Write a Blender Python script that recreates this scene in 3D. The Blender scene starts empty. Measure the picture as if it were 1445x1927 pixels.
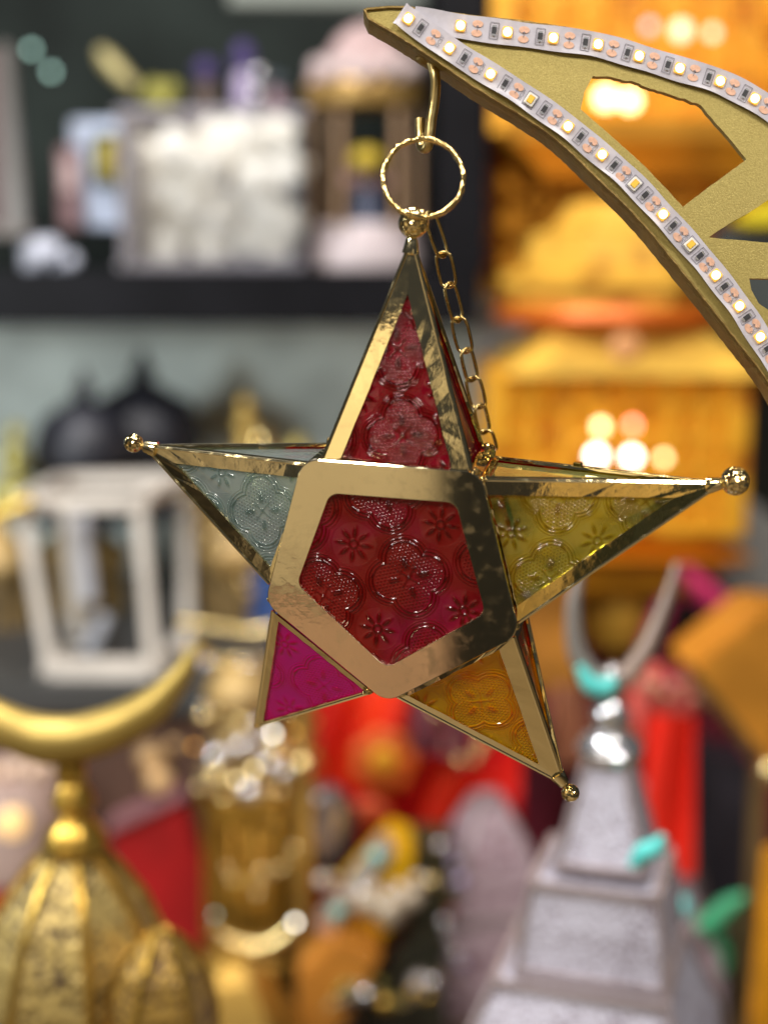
import bpy, bmesh, math, random
import numpy as np
from mathutils import Vector, Matrix
random.seed(7); np.random.seed(7)
S = bpy.context.scene
COL = S.collection
rad = math.radians

# ------------------------------------------------------------------ camera
PITCH = rad(10.0); CAM = Vector((0, 0, 1.5)); F = 1927*50/36.0
cd = bpy.data.cameras.new('camera'); cam = bpy.data.objects.new('camera', cd); COL.objects.link(cam)
cam.location = CAM; cam.rotation_euler = (rad(90)-PITCH, 0, 0)
cd.sensor_fit = 'VERTICAL'; cd.sensor_height = 36; cd.sensor_width = 27; cd.lens = 50
cd.clip_start = 0.02; cd.clip_end = 100
cd.dof.use_dof = True; cd.dof.focus_distance = 0.700; cd.dof.aperture_fstop = 2.5
S.camera = cam
fw = Vector((0, math.cos(PITCH), -math.sin(PITCH))); rt = Vector((1, 0, 0)); up = Vector((0, math.sin(PITCH), math.cos(PITCH)))

# ------------------------------------------------------------------ world, lamps, exposure
W = bpy.data.worlds.new('World'); S.world = W; W.use_nodes = True
bg = W.node_tree.nodes['Background']; bg.inputs[0].default_value = (0.80, 0.82, 0.88, 1); bg.inputs[1].default_value = 0.055
S.view_settings.view_transform = 'Standard'; S.view_settings.look = 'None'
S.view_settings.exposure = 0.0; S.view_settings.gamma = 1.0
S.cycles.use_denoising = True; S.cycles.denoising_prefilter = 'ACCURATE'
S.cycles.max_bounces = 12; S.cycles.transparent_max_bounces = 24
S.cycles.sample_clamp_indirect = 8.0; S.cycles.blur_glossy = 0.3
S.cycles.caustics_refractive = True; S.cycles.caustics_reflective = True

def lamp(loc, target, power, size, col=(1, .95, .88), shape='DISK', size_y=None):
    l = bpy.data.lights.new('ceiling_or_fill_lamp', 'AREA'); l.energy = power; l.shape = shape; l.size = size
    if size_y: l.size_y = size_y
    l.color = col
    o = bpy.data.objects.new('ceiling_or_fill_lamp', l); COL.objects.link(o)
    o.location = loc
    o.rotation_euler = (Vector(target)-Vector(loc)).to_track_quat('-Z', 'Y').to_euler()
    return o
lamp((-0.9, -0.6, 2.9), (-.2, .7, 1.3), 24, .35)
lamp((0.7, -0.5, 2.9), (0.1, .7, 1.3), 20, .35)
lamp((-0.35, 0.55, 3.0), (0, 1.0, 0.8), 12, .25)
lamp((-0.7, 1.35, 2.9), (-.6, 2.2, 1.0), 26, .30, (1, .97, .95))
lamp((0.35, 1.15, 2.9), (.5, 2.1, 0.8), 18, .30, (1, .93, .82))
lamp((-1.08, .95, 1.50), (-.55, 2.6, 1.38), 12, .30, (.94, 1, 1))  # low fill lamp added out of view to brighten the panel under the shelf
lamp((-1.6, -.2, 2.8), (-1.2, -1.4, .9), 40, .4, (1, .93, .82))
lamp((1.2, -.2, 2.8), (1.0, -1.4, .9), 20, .3, (1, .95, .9))

# ------------------------------------------------------------------ helpers
def ray(px, py):
    return fw + rt*((px-722.5)/F) + up*((963.5-py)/F)
def at(px, py, Y):
    d = ray(px, py); return CAM + d*(Y/d.y)
def pxm(px, py, Y):      # metres per photo pixel at that depth
    return (at(px, py, Y)-CAM).dot(fw)/F
def onplane(px, py, o, n):
    d = ray(px, py); return CAM + d*((o-CAM).dot(n)/d.dot(n))

def tag(o, label=None, cat=None, group=None, kind=None):
    if label: o['label'] = label
    if cat: o['category'] = cat
    if group: o['group'] = group
    if kind: o['kind'] = kind
    return o
def thing(name, loc, label, cat, group=None):
    o = bpy.data.objects.new(name, None); o.empty_display_size = .02; COL.objects.link(o); o.location = loc
    return tag(o, label, cat, group)
def link(name, me, parent=None, mat=None, M=None):
    o = bpy.data.objects.new(name, me); COL.objects.link(o)
    if mat is not None and len(me.materials) == 0: me.materials.append(mat)
    if parent is not None:
        o.parent = parent
        if parent.parent is None: o.matrix_parent_inverse = Matrix.Translation(-parent.location)
    if M is not None: o.matrix_basis = M
    return o
def mesh(name, verts, faces, smooth=False):
    me = bpy.data.meshes.new(name); me.from_pydata([tuple(v) for v in verts], [], faces); me.update()
    if smooth: me.polygons.foreach_set('use_smooth', [True]*len(me.polygons))
    return me
class MB:
    def __init__(s): s.v = []; s.f = []
    def add(s, vs, fs):
        b = len(s.v); s.v += [Vector(v) for v in vs]; s.f += [tuple(i+b for i in f) for f in fs]; return s
    def box(s, c, d, M=None):
        x, y, z = d[0]/2, d[1]/2, d[2]/2; c = Vector(c)
        vs = [Vector((i*x, j*y, k*z)) for i in (-1, 1) for j in (-1, 1) for k in (-1, 1)]
        if M is not None: vs = [M @ v for v in vs]
        return s.add([v+c for v in vs], [(0, 1, 3, 2), (4, 6, 7, 5), (0, 4, 5, 1), (2, 3, 7, 6), (0, 2, 6, 4), (1, 5, 7, 3)])
    def bar(s, a, b, w, h=None, ref=(0, 0, 1)):
        a = Vector(a); b = Vector(b); h = h or w; d = (b-a).normalized(); r = Vector(ref)
        if abs(d.dot(r)) > .98: r = Vector((0, 1, 0))
        x = d.cross(r).normalized()*w/2; y = x.cross(d).normalized()*h/2
        return s.add([a-x-y, a+x-y, a+x+y, a-x+y, b-x-y, b+x-y, b+x+y, b-x+y],
                     [(3, 2, 1, 0), (4, 5, 6, 7), (0, 1, 5, 4), (1, 2, 6, 5), (2, 3, 7, 6), (3, 0, 4, 7)])
    def tube(s, pts, r, n=8, closed=False, rs=None):
        pts = [Vector(p) for p in pts]; N = len(pts); vs = []; fs = []
        prev = None
        for i, p in enumerate(pts):
            a = pts[(i-1) % N] if (closed or i > 0) else p; b = pts[(i+1) % N] if (closed or i < N-1) else p
            t = (b-a).normalized()
            if prev is None:
                q = Vector((0, 0, 1)) if abs(t.z) < .9 else Vector((1, 0, 0)); x = t.cross(q).normalized()
            else: x = (prev - t*prev.dot(t)).normalized()
            prev = x; y = t.cross(x); rr = rs[i] if rs else r
            for k in range(n):
                an = 2*math.pi*k/n; vs.append(p + x*(math.cos(an)*rr) + y*(math.sin(an)*rr))
        for i in range(N if closed else N-1):
            j = (i+1) % N
            for k in range(n):
                l = (k+1) % n; fs.append((i*n+k, i*n+l, j*n+l, j*n+k))
        if not closed: fs += [tuple(range(n-1, -1, -1)), tuple((N-1)*n+k for k in range(n))]
        return s.add(vs, fs)
    def lathe(s, c, prof, n=24, rot=0):       # prof: (radius, z), bottom to top or any order
        c = Vector(c); vs = []; fs = []
        for r, z in prof:
            for k in range(n):
                a = rot+2*math.pi*k/n; vs.append(c+Vector((r*math.cos(a), r*math.sin(a), z)))
        for i in range(len(prof)-1):
            for k in range(n):
                l = (k+1) % n; fs.append((i*n+k, i*n+l, (i+1)*n+l, (i+1)*n+k))
        fs += [tuple(range(n-1, -1, -1)), tuple((len(prof)-1)*n+k for k in range(n))]
        return s.add(vs, fs)
    def ball(s, c, r, n=16, m=10, sc=(1, 1, 1), jit=0):
        c = Vector(c); vs = []; fs = []
        for i in range(m+1):
            th = math.pi*i/m
            for k in range(n):
                a = 2*math.pi*k/n; q = r*(1+random.uniform(-jit, jit))
                vs.append(c+Vector((q*sc[0]*math.sin(th)*math.cos(a), q*sc[1]*math.sin(th)*math.sin(a), q*sc[2]*math.cos(th))))
        for i in range(m):
            for k in range(n):
                l = (k+1) % n; fs.append((i*n+k, (i+1)*n+k, (i+1)*n+l, i*n+l))
        return s.add(vs, fs)
    def prism(s, poly, ext):      # poly: 3-D points, ext: Vector
        n = len(poly); a = [Vector(p) for p in poly]; b = [p+ext for p in a]
        fs = [tuple(range(n-1, -1, -1)), tuple(n+i for i in range(n))]
        fs += [(i, (i+1) % n, n+(i+1) % n, n+i) for i in range(n)]
        return s.add(a+b, fs)
    def build(s, name, mat, parent=None, smooth=False, M=None, bevel=0):
        me = mesh(name, s.v, s.f, smooth)
        bm = bmesh.new(); bm.from_mesh(me); bmesh.ops.recalc_face_normals(bm, faces=bm.faces)
        if bevel: bmesh.ops.bevel(bm, geom=bm.edges[:], offset=bevel, segments=2, affect='EDGES', clamp_overlap=True)
        bm.to_mesh(me); bm.free()
        if smooth == 'auto':
            me.polygons.foreach_set('use_smooth', [True]*len(me.polygons))
            try: me.set_sharp_from_angle(angle=rad(38))
            except Exception: pass
        return link(name, me, parent, mat, M)
def catmull(pts, n=10):
    out = []; P = [Vector(p) for p in pts]; P = [P[0]*2-P[1]]+P+[P[-1]*2-P[-2]]
    for i in range(1, len(P)-2):
        for k in range(n):
            t = k/n; a, b, c, d = P[i-1], P[i], P[i+1], P[i+2]
            out.append(.5*((2*b)+(c-a)*t+(2*a-5*b+4*c-d)*t*t+(3*b-a-3*c+d)*t**3))
    out.append(P[-2]); return out

# ------------------------------------------------------------------ materials
def newmat(name):
    m = bpy.data.materials.new(name); m.use_nodes = True; nt = m.node_tree
    return m, nt, nt.nodes['Principled BSDF']
def N(nt, typ, **kw):
    n = nt.nodes.new(typ)
    for k, v in kw.items():
        if k in n.inputs.keys(): n.inputs[k].default_value = v
        else: setattr(n, k, v)
    return n
def plain(name, col, rough=.5, metal=0, var=.0, scale=20, bump=0, bscale=60, emit=None, estr=0, col2=None, spec=.5, trans=0):
    m, nt, b = newmat(name)
    b.inputs['Base Color'].default_value = (*col, 1); b.inputs['Roughness'].default_value = rough
    b.inputs['Metallic'].default_value = metal; b.inputs['Specular IOR Level'].default_value = spec
    if trans: b.inputs['Transmission Weight'].default_value = trans
    tc = N(nt, 'ShaderNodeTexCoord')
    if var or col2:
        no = N(nt, 'ShaderNodeTexNoise', Scale=scale, Detail=4.0); nt.links.new(tc.outputs['Object'], no.inputs['Vector'])
        cr = N(nt, 'ShaderNodeValToRGB'); cr.color_ramp.elements[0].position = .35; cr.color_ramp.elements[1].position = .65
        c2 = col2 or tuple(min(1, c*(1+var)) for c in col); c1 = col if col2 else tuple(c*(1-var) for c in col)
        cr.color_ramp.elements[0].color = (*c1, 1); cr.color_ramp.elements[1].color = (*c2, 1)
        nt.links.new(no.outputs['Fac'], cr.inputs['Fac']); nt.links.new(cr.outputs['Color'], b.inputs['Base Color'])
    if bump:
        n2 = N(nt, 'ShaderNodeTexNoise', Scale=bscale, Detail=3.0); nt.links.new(tc.outputs['Object'], n2.inputs['Vector'])
        bp = N(nt, 'ShaderNodeBump', Strength=bump, Distance=.002); nt.links.new(n2.outputs['Fac'], bp.inputs['Height'])
        nt.links.new(bp.outputs['Normal'], b.inputs['Normal'])
    if emit:
        b.inputs['Emission Color'].default_value = (*emit, 1); b.inputs['Emission Strength'].default_value = estr
    return m
def filigree(name, col, col2, scale=60, metal=.6, rough=.4, hole=.45):
    """pierced sheet metal: small dark holes in a pattern"""
    m, nt, b = newmat(name)
    tc = N(nt, 'ShaderNodeTexCoord'); vo = N(nt, 'ShaderNodeTexVoronoi', Scale=scale)
    nt.links.new(tc.outputs['Object'], vo.inputs['Vector'])
    no = N(nt, 'ShaderNodeTexNoise', Scale=scale*.14, Detail=2.0); nt.links.new(tc.outputs['Object'], no.inputs['Vector'])
    ad = N(nt, 'ShaderNodeMath', operation='MULTIPLY_ADD'); ad.inputs[1].default_value = .7
    nt.links.new(no.outputs['Fac'], ad.inputs[0]); nt.links.new(vo.outputs['Distance'], ad.inputs[2])
    cr = N(nt, 'ShaderNodeValToRGB'); e = cr.color_ramp.elements
    e[0].position = hole; e[0].color = (*col2, 1); e[1].position = hole+.2; e[1].color = (*col, 1)
    nt.links.new(ad.outputs[0], cr.inputs['Fac']); nt.links.new(cr.outputs['Color'], b.inputs['Base Color'])
    b.inputs['Metallic'].default_value = metal; b.inputs['Roughness'].default_value = rough
    bp = N(nt, 'ShaderNodeBump', Strength=.5, Distance=.004); nt.links.new(ad.outputs[0], bp.inputs['Height'])
    nt.links.new(bp.outputs['Normal'], b.inputs['Normal'])
    return m
def brass(name, col=(.93, .74, .36), rough=.06, b1=.14, s1=26, b2=.05, s2=240, cell=0, mask=False):
    m, nt, b = newmat(name)
    b.inputs['Base Color'].default_value = (*col, 1); b.inputs['Metallic'].default_value = 1; b.inputs['Roughness'].default_value = rough
    tc = N(nt, 'ShaderNodeTexCoord')
    n1 = N(nt, 'ShaderNodeTexNoise', Scale=s1, Detail=2.0); n2 = N(nt, 'ShaderNodeTexNoise', Scale=s2, Detail=2.0)
    for n in (n1, n2): nt.links.new(tc.outputs['Object'], n.inputs['Vector'])
    p1 = N(nt, 'ShaderNodeBump', Strength=b1, Distance=.004); p2 = N(nt, 'ShaderNodeBump', Strength=b2, Distance=.001)
    nt.links.new(n1.outputs['Fac'], p1.inputs['Height']); nt.links.new(n2.outputs['Fac'], p2.inputs['Height'])
    nt.links.new(p1.outputs['Normal'], p2.inputs['Normal']); last = p2
    if mask:      # dents only in patches of the sheet
        nm = N(nt, 'ShaderNodeTexNoise', Scale=16.0, Detail=1.0); nt.links.new(tc.outputs['Object'], nm.inputs['Vector'])
        for p, s in ((p1, b1), (p2, b2)):
            r = N(nt, 'ShaderNodeMapRange'); r.inputs[1].default_value = .55; r.inputs[2].default_value = .68; r.inputs[3].default_value = s*.06; r.inputs[4].default_value = s
            nt.links.new(nm.outputs['Fac'], r.inputs[0]); nt.links.new(r.outputs[0], p.inputs['Strength'])
    if cell:
        v = N(nt, 'ShaderNodeTexVoronoi', Scale=cell); nt.links.new(tc.outputs['Object'], v.inputs['Vector'])
        p3 = N(nt, 'ShaderNodeBump', Strength=.9, Distance=.0012); nt.links.new(v.outputs['Distance'], p3.inputs['Height'])
        nt.links.new(last.outputs['Normal'], p3.inputs['Normal']); last = p3
    nt.links.new(last.outputs['Normal'], b.inputs['Normal'])
    # tarnish specks
    n3 = N(nt, 'ShaderNodeTexNoise', Scale=150.0, Detail=4.0); nt.links.new(tc.outputs['Object'], n3.inputs['Vector'])
    mr = N(nt, 'ShaderNodeMapRange'); mr.inputs[1].default_value = .5; mr.inputs[2].default_value = .8; mr.inputs[3].default_value = rough; mr.inputs[4].default_value = rough+.16
    nt.links.new(n3.outputs['Fac'], mr.inputs[0]); nt.links.new(mr.outputs[0], b.inputs['Roughness'])
    return m
def glass(name, tint, body, k_trans=.5, k_refr=.3, rough=.04, col2=None, depth=1.0):
    """pressed cathedral glass: see-through tint (deeper where the glass is thicker), bent light, a little body colour, gloss"""
    m = bpy.data.materials.new(name); m.use_nodes = True; nt = m.node_tree; nt.nodes.clear()
    out = N(nt, 'ShaderNodeOutputMaterial')
    at_ = N(nt, 'ShaderNodeAttribute', attribute_name='thickness')
    def thick(c):
        mr = N(nt, 'ShaderNodeMapRange'); mr.inputs[1].default_value = 0; mr.inputs[2].default_value = 1; mr.inputs[3].default_value = .85; mr.inputs[4].default_value = .85+1.3*depth
        nt.links.new(at_.outputs['Fac'], mr.inputs[0])
        cc = N(nt, 'ShaderNodeCombineColor')
        for k in range(3):
            pw = N(nt, 'ShaderNodeMath', operation='POWER'); pw.inputs[0].default_value = c[k]; nt.links.new(mr.outputs[0], pw.inputs[1]); nt.links.new(pw.outputs[0], cc.inputs[k])
        return cc.outputs[0]
    tc_ = thick(tint); bc_ = thick(body)
    tr = N(nt, 'ShaderNodeBsdfTransparent'); nt.links.new(tc_, tr.inputs[0])
    rf = N(nt, 'ShaderNodeBsdfRefraction'); rf.inputs['IOR'].default_value = 1.25; rf.inputs['Roughness'].default_value = 0; nt.links.new(tc_, rf.inputs['Color'])
    tl = N(nt, 'ShaderNodeBsdfTranslucent'); df = N(nt, 'ShaderNodeBsdfDiffuse')
    if col2:
        tc = N(nt, 'ShaderNodeTexCoord'); no = N(nt, 'ShaderNodeTexNoise', Scale=28.0, Detail=2.0); nt.links.new(tc.outputs['Object'], no.inputs['Vector'])
        mx = N(nt, 'ShaderNodeMix', data_type='RGBA'); cr = N(nt, 'ShaderNodeMapRange'); cr.inputs[1].default_value = .42; cr.inputs[2].default_value = .62
        nt.links.new(no.outputs['Fac'], cr.inputs[0]); nt.links.new(cr.outputs[0], mx.inputs[0]); nt.links.new(bc_, mx.inputs[6]); nt.links.new(thick(col2), mx.inputs[7]); bc_ = mx.outputs[2]
    nt.links.new(bc_, tl.inputs[0]); nt.links.new(bc_, df.inputs[0])
    gl = N(nt, 'ShaderNodeBsdfGlossy'); gl.inputs['Roughness'].default_value = rough; gl.inputs[0].default_value = (1, 1, 1, 1)
    m1 = N(nt, 'ShaderNodeMixShader'); m1.inputs[0].default_value = k_refr
    nt.links.new(tr.outputs[0], m1.inputs[1]); nt.links.new(rf.outputs[0], m1.inputs[2])
    m2 = N(nt, 'ShaderNodeMixShader'); m2.inputs[0].default_value = .5
    nt.links.new(tl.outputs[0], m2.inputs[1]); nt.links.new(df.outputs[0], m2.inputs[2])
    m3 = N(nt, 'ShaderNodeMixShader'); m3.inputs[0].default_value = k_trans
    nt.links.new(m2.outputs[0], m3.inputs[1]); nt.links.new((m1 if k_refr else tr).outputs[0], m3.inputs[2])
    fr = N(nt, 'ShaderNodeFresnel'); fr.inputs[0].default_value = 1.46
    m4 = N(nt, 'ShaderNodeMixShader'); nt.links.new(fr.outputs[0], m4.inputs[0])
    nt.links.new(m3.outputs[0], m4.inputs[1]); nt.links.new(gl.outputs[0], m4.inputs[2])
    nt.links.new(m4.outputs[0], out.inputs[0])
    return m
BRASS = brass('polished_brass', (.96, .81, .46)); PLATE = brass('brass_plate', (.96, .84, .56), .05, .10, 20, .05, 240, mask=True)
HAMMER = brass('hammered_brass', cell=420, b1=.1); WIRE = brass('brass_wire', (.85, .62, .25), .16, .35, 180)
HOOKM = brass('hook_brass', (.62, .47, .20), .28, .1, 60)
CHAINM = brass('chain_brass', (.55, .40, .16), .22, .2, 200)
G_RED = glass('red_glass', (.82, .04, .08), (.34, .003, .016), .50, .05, .035, depth=1.7)
G_RUBY = glass('ruby_glass', (.85, .06, .05), (.34, .014, .010), .40, .15, .12, (.38, .005, .045), depth=1.4)
G_GREEN = glass('green_glass', (.84, .83, .36), (.64, .52, .07), .56, .08, .06, (.07, .15, .035), depth=1.7)
G_AMBER = glass('amber_glass', (.98, .72, .06), (.95, .54, .006), .42, .15, .06, depth=1.1)
G_PINK = glass('magenta_glass', (.85, .05, .45), (.85, .003, .33), .22, .1, .10, depth=1.0)
G_BLUE = glass('pale_blue_glass', (.76, .85, .85), (.50, .58, .57), .62, .10, .04, depth=1.8)
BACKG = {}
for key, c, bd in (('red', (.85, .08, .12), (.3, .01, .03)), ('green', (.92, .94, .62), (.5, .5, .15)), ('amber', (.97, .68, .16), (.6, .3, .02)), ('magenta', (.85, .12, .5), (.6, .01, .25)), ('blue', (.92, .96, .97), (.5, .6, .6)), ('ruby', (.85, .12, .1), (.35, .02, .02))):
    BACKG[key] = glass('back_'+key+'_glass', c, bd, .78, 0, .04, depth=0)
def gold_paint():
    m, nt, b = newmat('glitter_gold_paint')
    tc = N(nt, 'ShaderNodeTexCoord'); vo = N(nt, 'ShaderNodeTexVoronoi', Scale=1500.0); nt.links.new(tc.outputs['Object'], vo.inputs['Vector'])
    no = N(nt, 'ShaderNodeTexNoise', Scale=9.0, Detail=4.0); nt.links.new(tc.outputs['Object'], no.inputs['Vector'])
    cr = N(nt, 'ShaderNodeValToRGB'); e = cr.color_ramp.elements; e[0].position = 0; e[0].color = (.34, .26, .075, 1); e[1].position = 1; e[1].color = (.58, .47, .16, 1)
    mx = N(nt, 'ShaderNodeMath', operation='MULTIPLY_ADD'); mx.inputs[1].default_value = .45
    nt.links.new(vo.outputs['Color'], mx.inputs[0]); nt.links.new(no.outputs['Fac'], mx.inputs[2])
    sb = N(nt, 'ShaderNodeMath', operation='SUBTRACT'); sb.inputs[1].default_value = .2; nt.links.new(mx.outputs[0], sb.inputs[0])
    nt.links.new(sb.outputs[0], cr.inputs['Fac']); nt.links.new(cr.outputs['Color'], b.inputs['Base Color'])
    b.inputs['Metallic'].default_value = .55; b.inputs['Roughness'].default_value = .42
    bp = N(nt, 'ShaderNodeBump', Strength=.35, Distance=.0006); nt.links.new(vo.outputs['Color'], bp.inputs['Height']); nt.links.new(bp.outputs['Normal'], b.inputs['Normal'])
    return m
GPAINT = gold_paint()
GEDGE = plain('gold_edge_paint', (.30, .20, .06), .45, .5, .15, 60, .3, 400)

# ------------------------------------------------------------------ setting
FLOORM = plain('brown_floor', (.20, .15, .09), .45, 0, .12, 1.5)
o = MB().add([(-12, -12, 0), (12, -12, 0), (12, 12, 0), (-12, 12, 0)], [(0, 1, 2, 3)]).build('floor', FLOORM); tag(o, kind='structure')
WALLM = plain('dark_wall_paint', (.035, .040, .042), .6, 0, .3, 2)
o = MB().box((0, 3.6, 1.8), (9, .1, 3.6)).build('wall', WALLM); tag(o, 'dark back wall behind the shelves and lanterns', 'wall')

# ------------------------------------------------------------------ star lantern
SBACK = ray(1255, 300).normalized()                # depth axis of the star
SC = CAM + ray(738, 1080)*0.682                    # centre of its front plane
SD = 0.052
def sf(px, py, d=0.0):                             # photo pixel -> point on the plane d behind the front plane
    return onplane(px, py, SC+SBACK*d, SBACK)
star = thing('star_lantern', SC, 'five pointed brass star lantern with red, green, amber, magenta and pale blue glass', 'star lantern')

def tri_inner(a, b, t, ws, wb, ws2=None):
    """triangle a,b,t shrunk by ws on the two slanted sides and wb on the base"""
    n = (b-a).cross(t-a).normalized()
    def off(p, q, w, third):
        d = (q-p).normalized(); m = n.cross(d); m = m if m.dot(third-p) > 0 else -m; return p+m*w, d
    L = [off(a, b, wb, t), off(b, t, ws2 or ws, a), off(t, a, ws, b)]
    def isect(l1, l2):
        p, d = l1; q, e = l2; w = q-p; c = d.cross(e); return p + d*(w.cross(e).dot(c)/c.length_squared)
    return isect(L[2], L[0]), isect(L[0], L[1]), isect(L[1], L[2]), n

def relief(x, y):
    """pressed pattern of four-lobed medallions and daisies, period 1; returns height 0..1"""
    xm = x-np.round(x); ym = y-np.round(y)
    h = np.zeros_like(x)
    ds = np.full_like(x, 9.)
    for cx, cy in ((.205, 0), (-.205, 0), (0, .205), (0, -.205)):
        d = np.hypot(xm-cx, ym-cy); ds = np.minimum(ds, d)
        # petal in each lobe
        ux, uy = cx/.205, cy/.205
        al = xm*ux+ym*uy; ac = -xm*uy+ym*ux
        e = ((al-.17)/.075)**2+(ac/.036)**2
        h += .8*np.exp(-np.maximum(e-.35, 0)*2.0)*(e < 4)
    sd = ds-.215
    g = lambda v, c, w: np.exp(-((v-c)/w)**2)
    h += .95*g(sd, -.008, .011) + .85*g(sd, .034, .011) + .5*g(sd, .068, .009)
    s = .042; ry = ym/(s*.866); row = np.floor(ry); dx = (xm/s+.5*(row % 2)); fx = dx-np.floor(dx)-.5; fy = ry-row-.5
    dots = np.exp(-(fx*fx+fy*fy)*11.0)
    h += .75*dots*(sd < -.034)*(1/(1+np.exp(-(np.hypot(xm, ym)-.09)*90)))
    h += .8*np.exp(-(np.hypot(xm, ym)/.028)**2)
    # diagonal stamens
    an = np.arctan2(ym, xm); r = np.hypot(xm, ym)
    h += .5*np.exp(-((np.abs(np.abs(an % (np.pi/2)-np.pi/4))*r)/.012)**2)*(r < .15)*(r > .03)
    # daisy at the interstice
    xa = x-np.floor(x)-.5; ya = y-np.floor(y)-.5
    r = np.hypot(xa, ya); an = np.arctan2(ya, xa)
    k = np.abs(((an/(np.pi/4)) % 1)-.5)*(np.pi/4)*r
    al = (r-.130)/.068
    h += .95*np.exp(-np.maximum(al**2+(k/.026)**2-.2, 0)*1.6)*(r < .24)
    h += .8*np.exp(-((r-.045)/.014)**2)
    gs = .021; gm_ = np.exp(-(((x/gs) % 1-.5)**2+((y/gs+.5*(np.floor(x/gs) % 2)) % 1-.5)**2)*7.0)
    h += .22*gm_*(sd > .085)*(r > .25)      # stippled ground
    # leaf sprays between the medallions
    for (qx, qy) in ((.5, 0), (0, .5)):
        xb = x-qx-np.round(x-qx); yb = y-qy-np.round(y-qy)
        for sx, sy in ((1, 1), (1, -1), (-1, 1), (-1, -1)):
            al = (xb*sx+yb*sy)*.7071; ac = (xb*sy*-1+yb*sx)*.7071
            h += .6*np.exp(-np.maximum(((al-.15)/.05)**2+(ac/.018)**2-.2, 0)*1.6)*(al > 0)
    return h

def relief_tris(name, tris, n_out, L, ang, origin, ax, ay, amp, thick, mat, parent, n=220, split=None):
    """slab of pressed glass made of triangles; its outer face carries the relief"""
    V = []; Fc = []; Hh = []; base = 0
    I, J = np.meshgrid(np.arange(n+1), np.arange(n+1), indexing='ij'); msk = I+J <= n
    idx = -np.ones((n+1, n+1), int); idx[msk] = np.arange(msk.sum()); ii = I[msk]/n; jj = J[msk]/n
    q = []
    a = idx[:-1, :-1]; b = idx[1:, :-1]; c = idx[:-1, 1:]; d = idx[1:, 1:]
    m1 = (I+J)[:-1, :-1] <= n-1; m2 = (I+J)[:-1, :-1] <= n-2
    f0 = np.concatenate([np.stack([a[m1], b[m1], c[m1]], 1), np.stack([b[m2], d[m2], c[m2]], 1)])
    o = np.array(origin); axn = np.array(ax); ayn = np.array(ay); no = np.array(n_out)
    ca, sa = math.cos(ang), math.sin(ang)
    for (A, B, C) in tris:
        A, B, C = (np.array(v) for v in (A, B, C))
        P = A+np.outer(ii, B-A)+np.outer(jj, C-A)
        x = (P-o)@axn/L; y = (P-o)@ayn/L
        h = relief(ca*x+sa*y, -sa*x+ca*y)
        x2, y2 = ca*x+sa*y, -sa*x+ca*y
        h = h*(.85+.15*np.sin(7*x2+3*y2))+.12*np.sin(9*x+1.7*np.sin(7*y))*np.sin(8*y+1.3)
        V.append(P+np.outer(h*amp, no)); Hh.append(np.clip(h*.75, 0, 1))
        f = f0 if np.dot(np.cross(B-A, C-A), no) > 0 else f0[:, ::-1]
        Fc.append(f+base); base += len(P)
        bk = np.stack([A, B, C])-no*thick; V.append(bk); Hh.append(np.full(3, .25))
        w = np.array([[0, 2, 1]]) if np.dot(np.cross(B-A, C-A), no) > 0 else np.array([[0, 1, 2]])
        Fc.append(w+base); base += 3
    V = np.concatenate(V).astype(np.float32); Fc = np.concatenate(Fc).astype(np.int32)
    me = bpy.data.meshes.new(name); me.vertices.add(len(V)); me.vertices.foreach_set('co', V.ravel())
    me.loops.add(Fc.size); me.loops.foreach_set('vertex_index', Fc.ravel())
    me.polygons.add(len(Fc)); me.polygons.foreach_set('loop_start', np.arange(0, Fc.size, 3, dtype=np.int32)); me.polygons.foreach_set('loop_total', np.full(len(Fc), 3, dtype=np.int32))
    at_ = me.attributes.new('thickness', 'FLOAT', 'POINT'); at_.data.foreach_set('value', np.concatenate(Hh).astype(np.float32))
    me.update(calc_edges=True); me.polygons.foreach_set('use_smooth', np.ones(len(Fc), bool))
    return link(name, me, parent, mat)

def tri_frame(a, b, t, n_out, ws, wb, th, nm='strip_frame', bead=.0006, parent=None, ws2=None):
    ia, ib, it, n = tri_inner(a, b, t, ws, wb, ws2)
    if n.dot(n_out) < 0: n = -n
    m = MB()
    out = [a, b, t]; inn = [ia, ib, it]
    # strips with a slight fold: inner edge a little proud
    K = 14; tw = lambda: n*random.uniform(-.00010, .00010)
    def edge(P):      # triangle outline cut into K short, slightly uneven lengths per side
        return [P[e].lerp(P[(e+1) % 3], s/K) for e in range(3) for s in range(K)]
    oo_, ii_ = edge(out), edge(inn); c0 = (ia+ib+it)/3; M_ = 3*K
    ii_ = [p+((p-c0).normalized()*random.uniform(-.00022, .00022) if k % K else Vector()) for k, p in enumerate(ii_)]
    vs = [p+n*th*.5 for p in oo_]+[p+n*th*1.05+(tw() if k % K else Vector()) for k, p in enumerate(ii_)]+oo_+[p-(p-c0).normalized()*.0004 for p in ii_]
    fs = []
    for i in range(M_):
        j = (i+1) % M_
        fs += [(i, j, M_+j, M_+i), (2*M_+i, 3*M_+i, 3*M_+j, 2*M_+j), (i, 2*M_+i, 2*M_+j, j), (M_+i, M_+j, 3*M_+j, 3*M_+i)]
    m.add(vs, fs)
    for p, q in ((a, t), (b, t)): m.tube([p+n*th*.6, p.lerp(q, .5)+n*th*.6, q+n*th*.6], bead, 6)
    return m.build(nm, BRASS, parent), (ia, ib, it, n)

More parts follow.
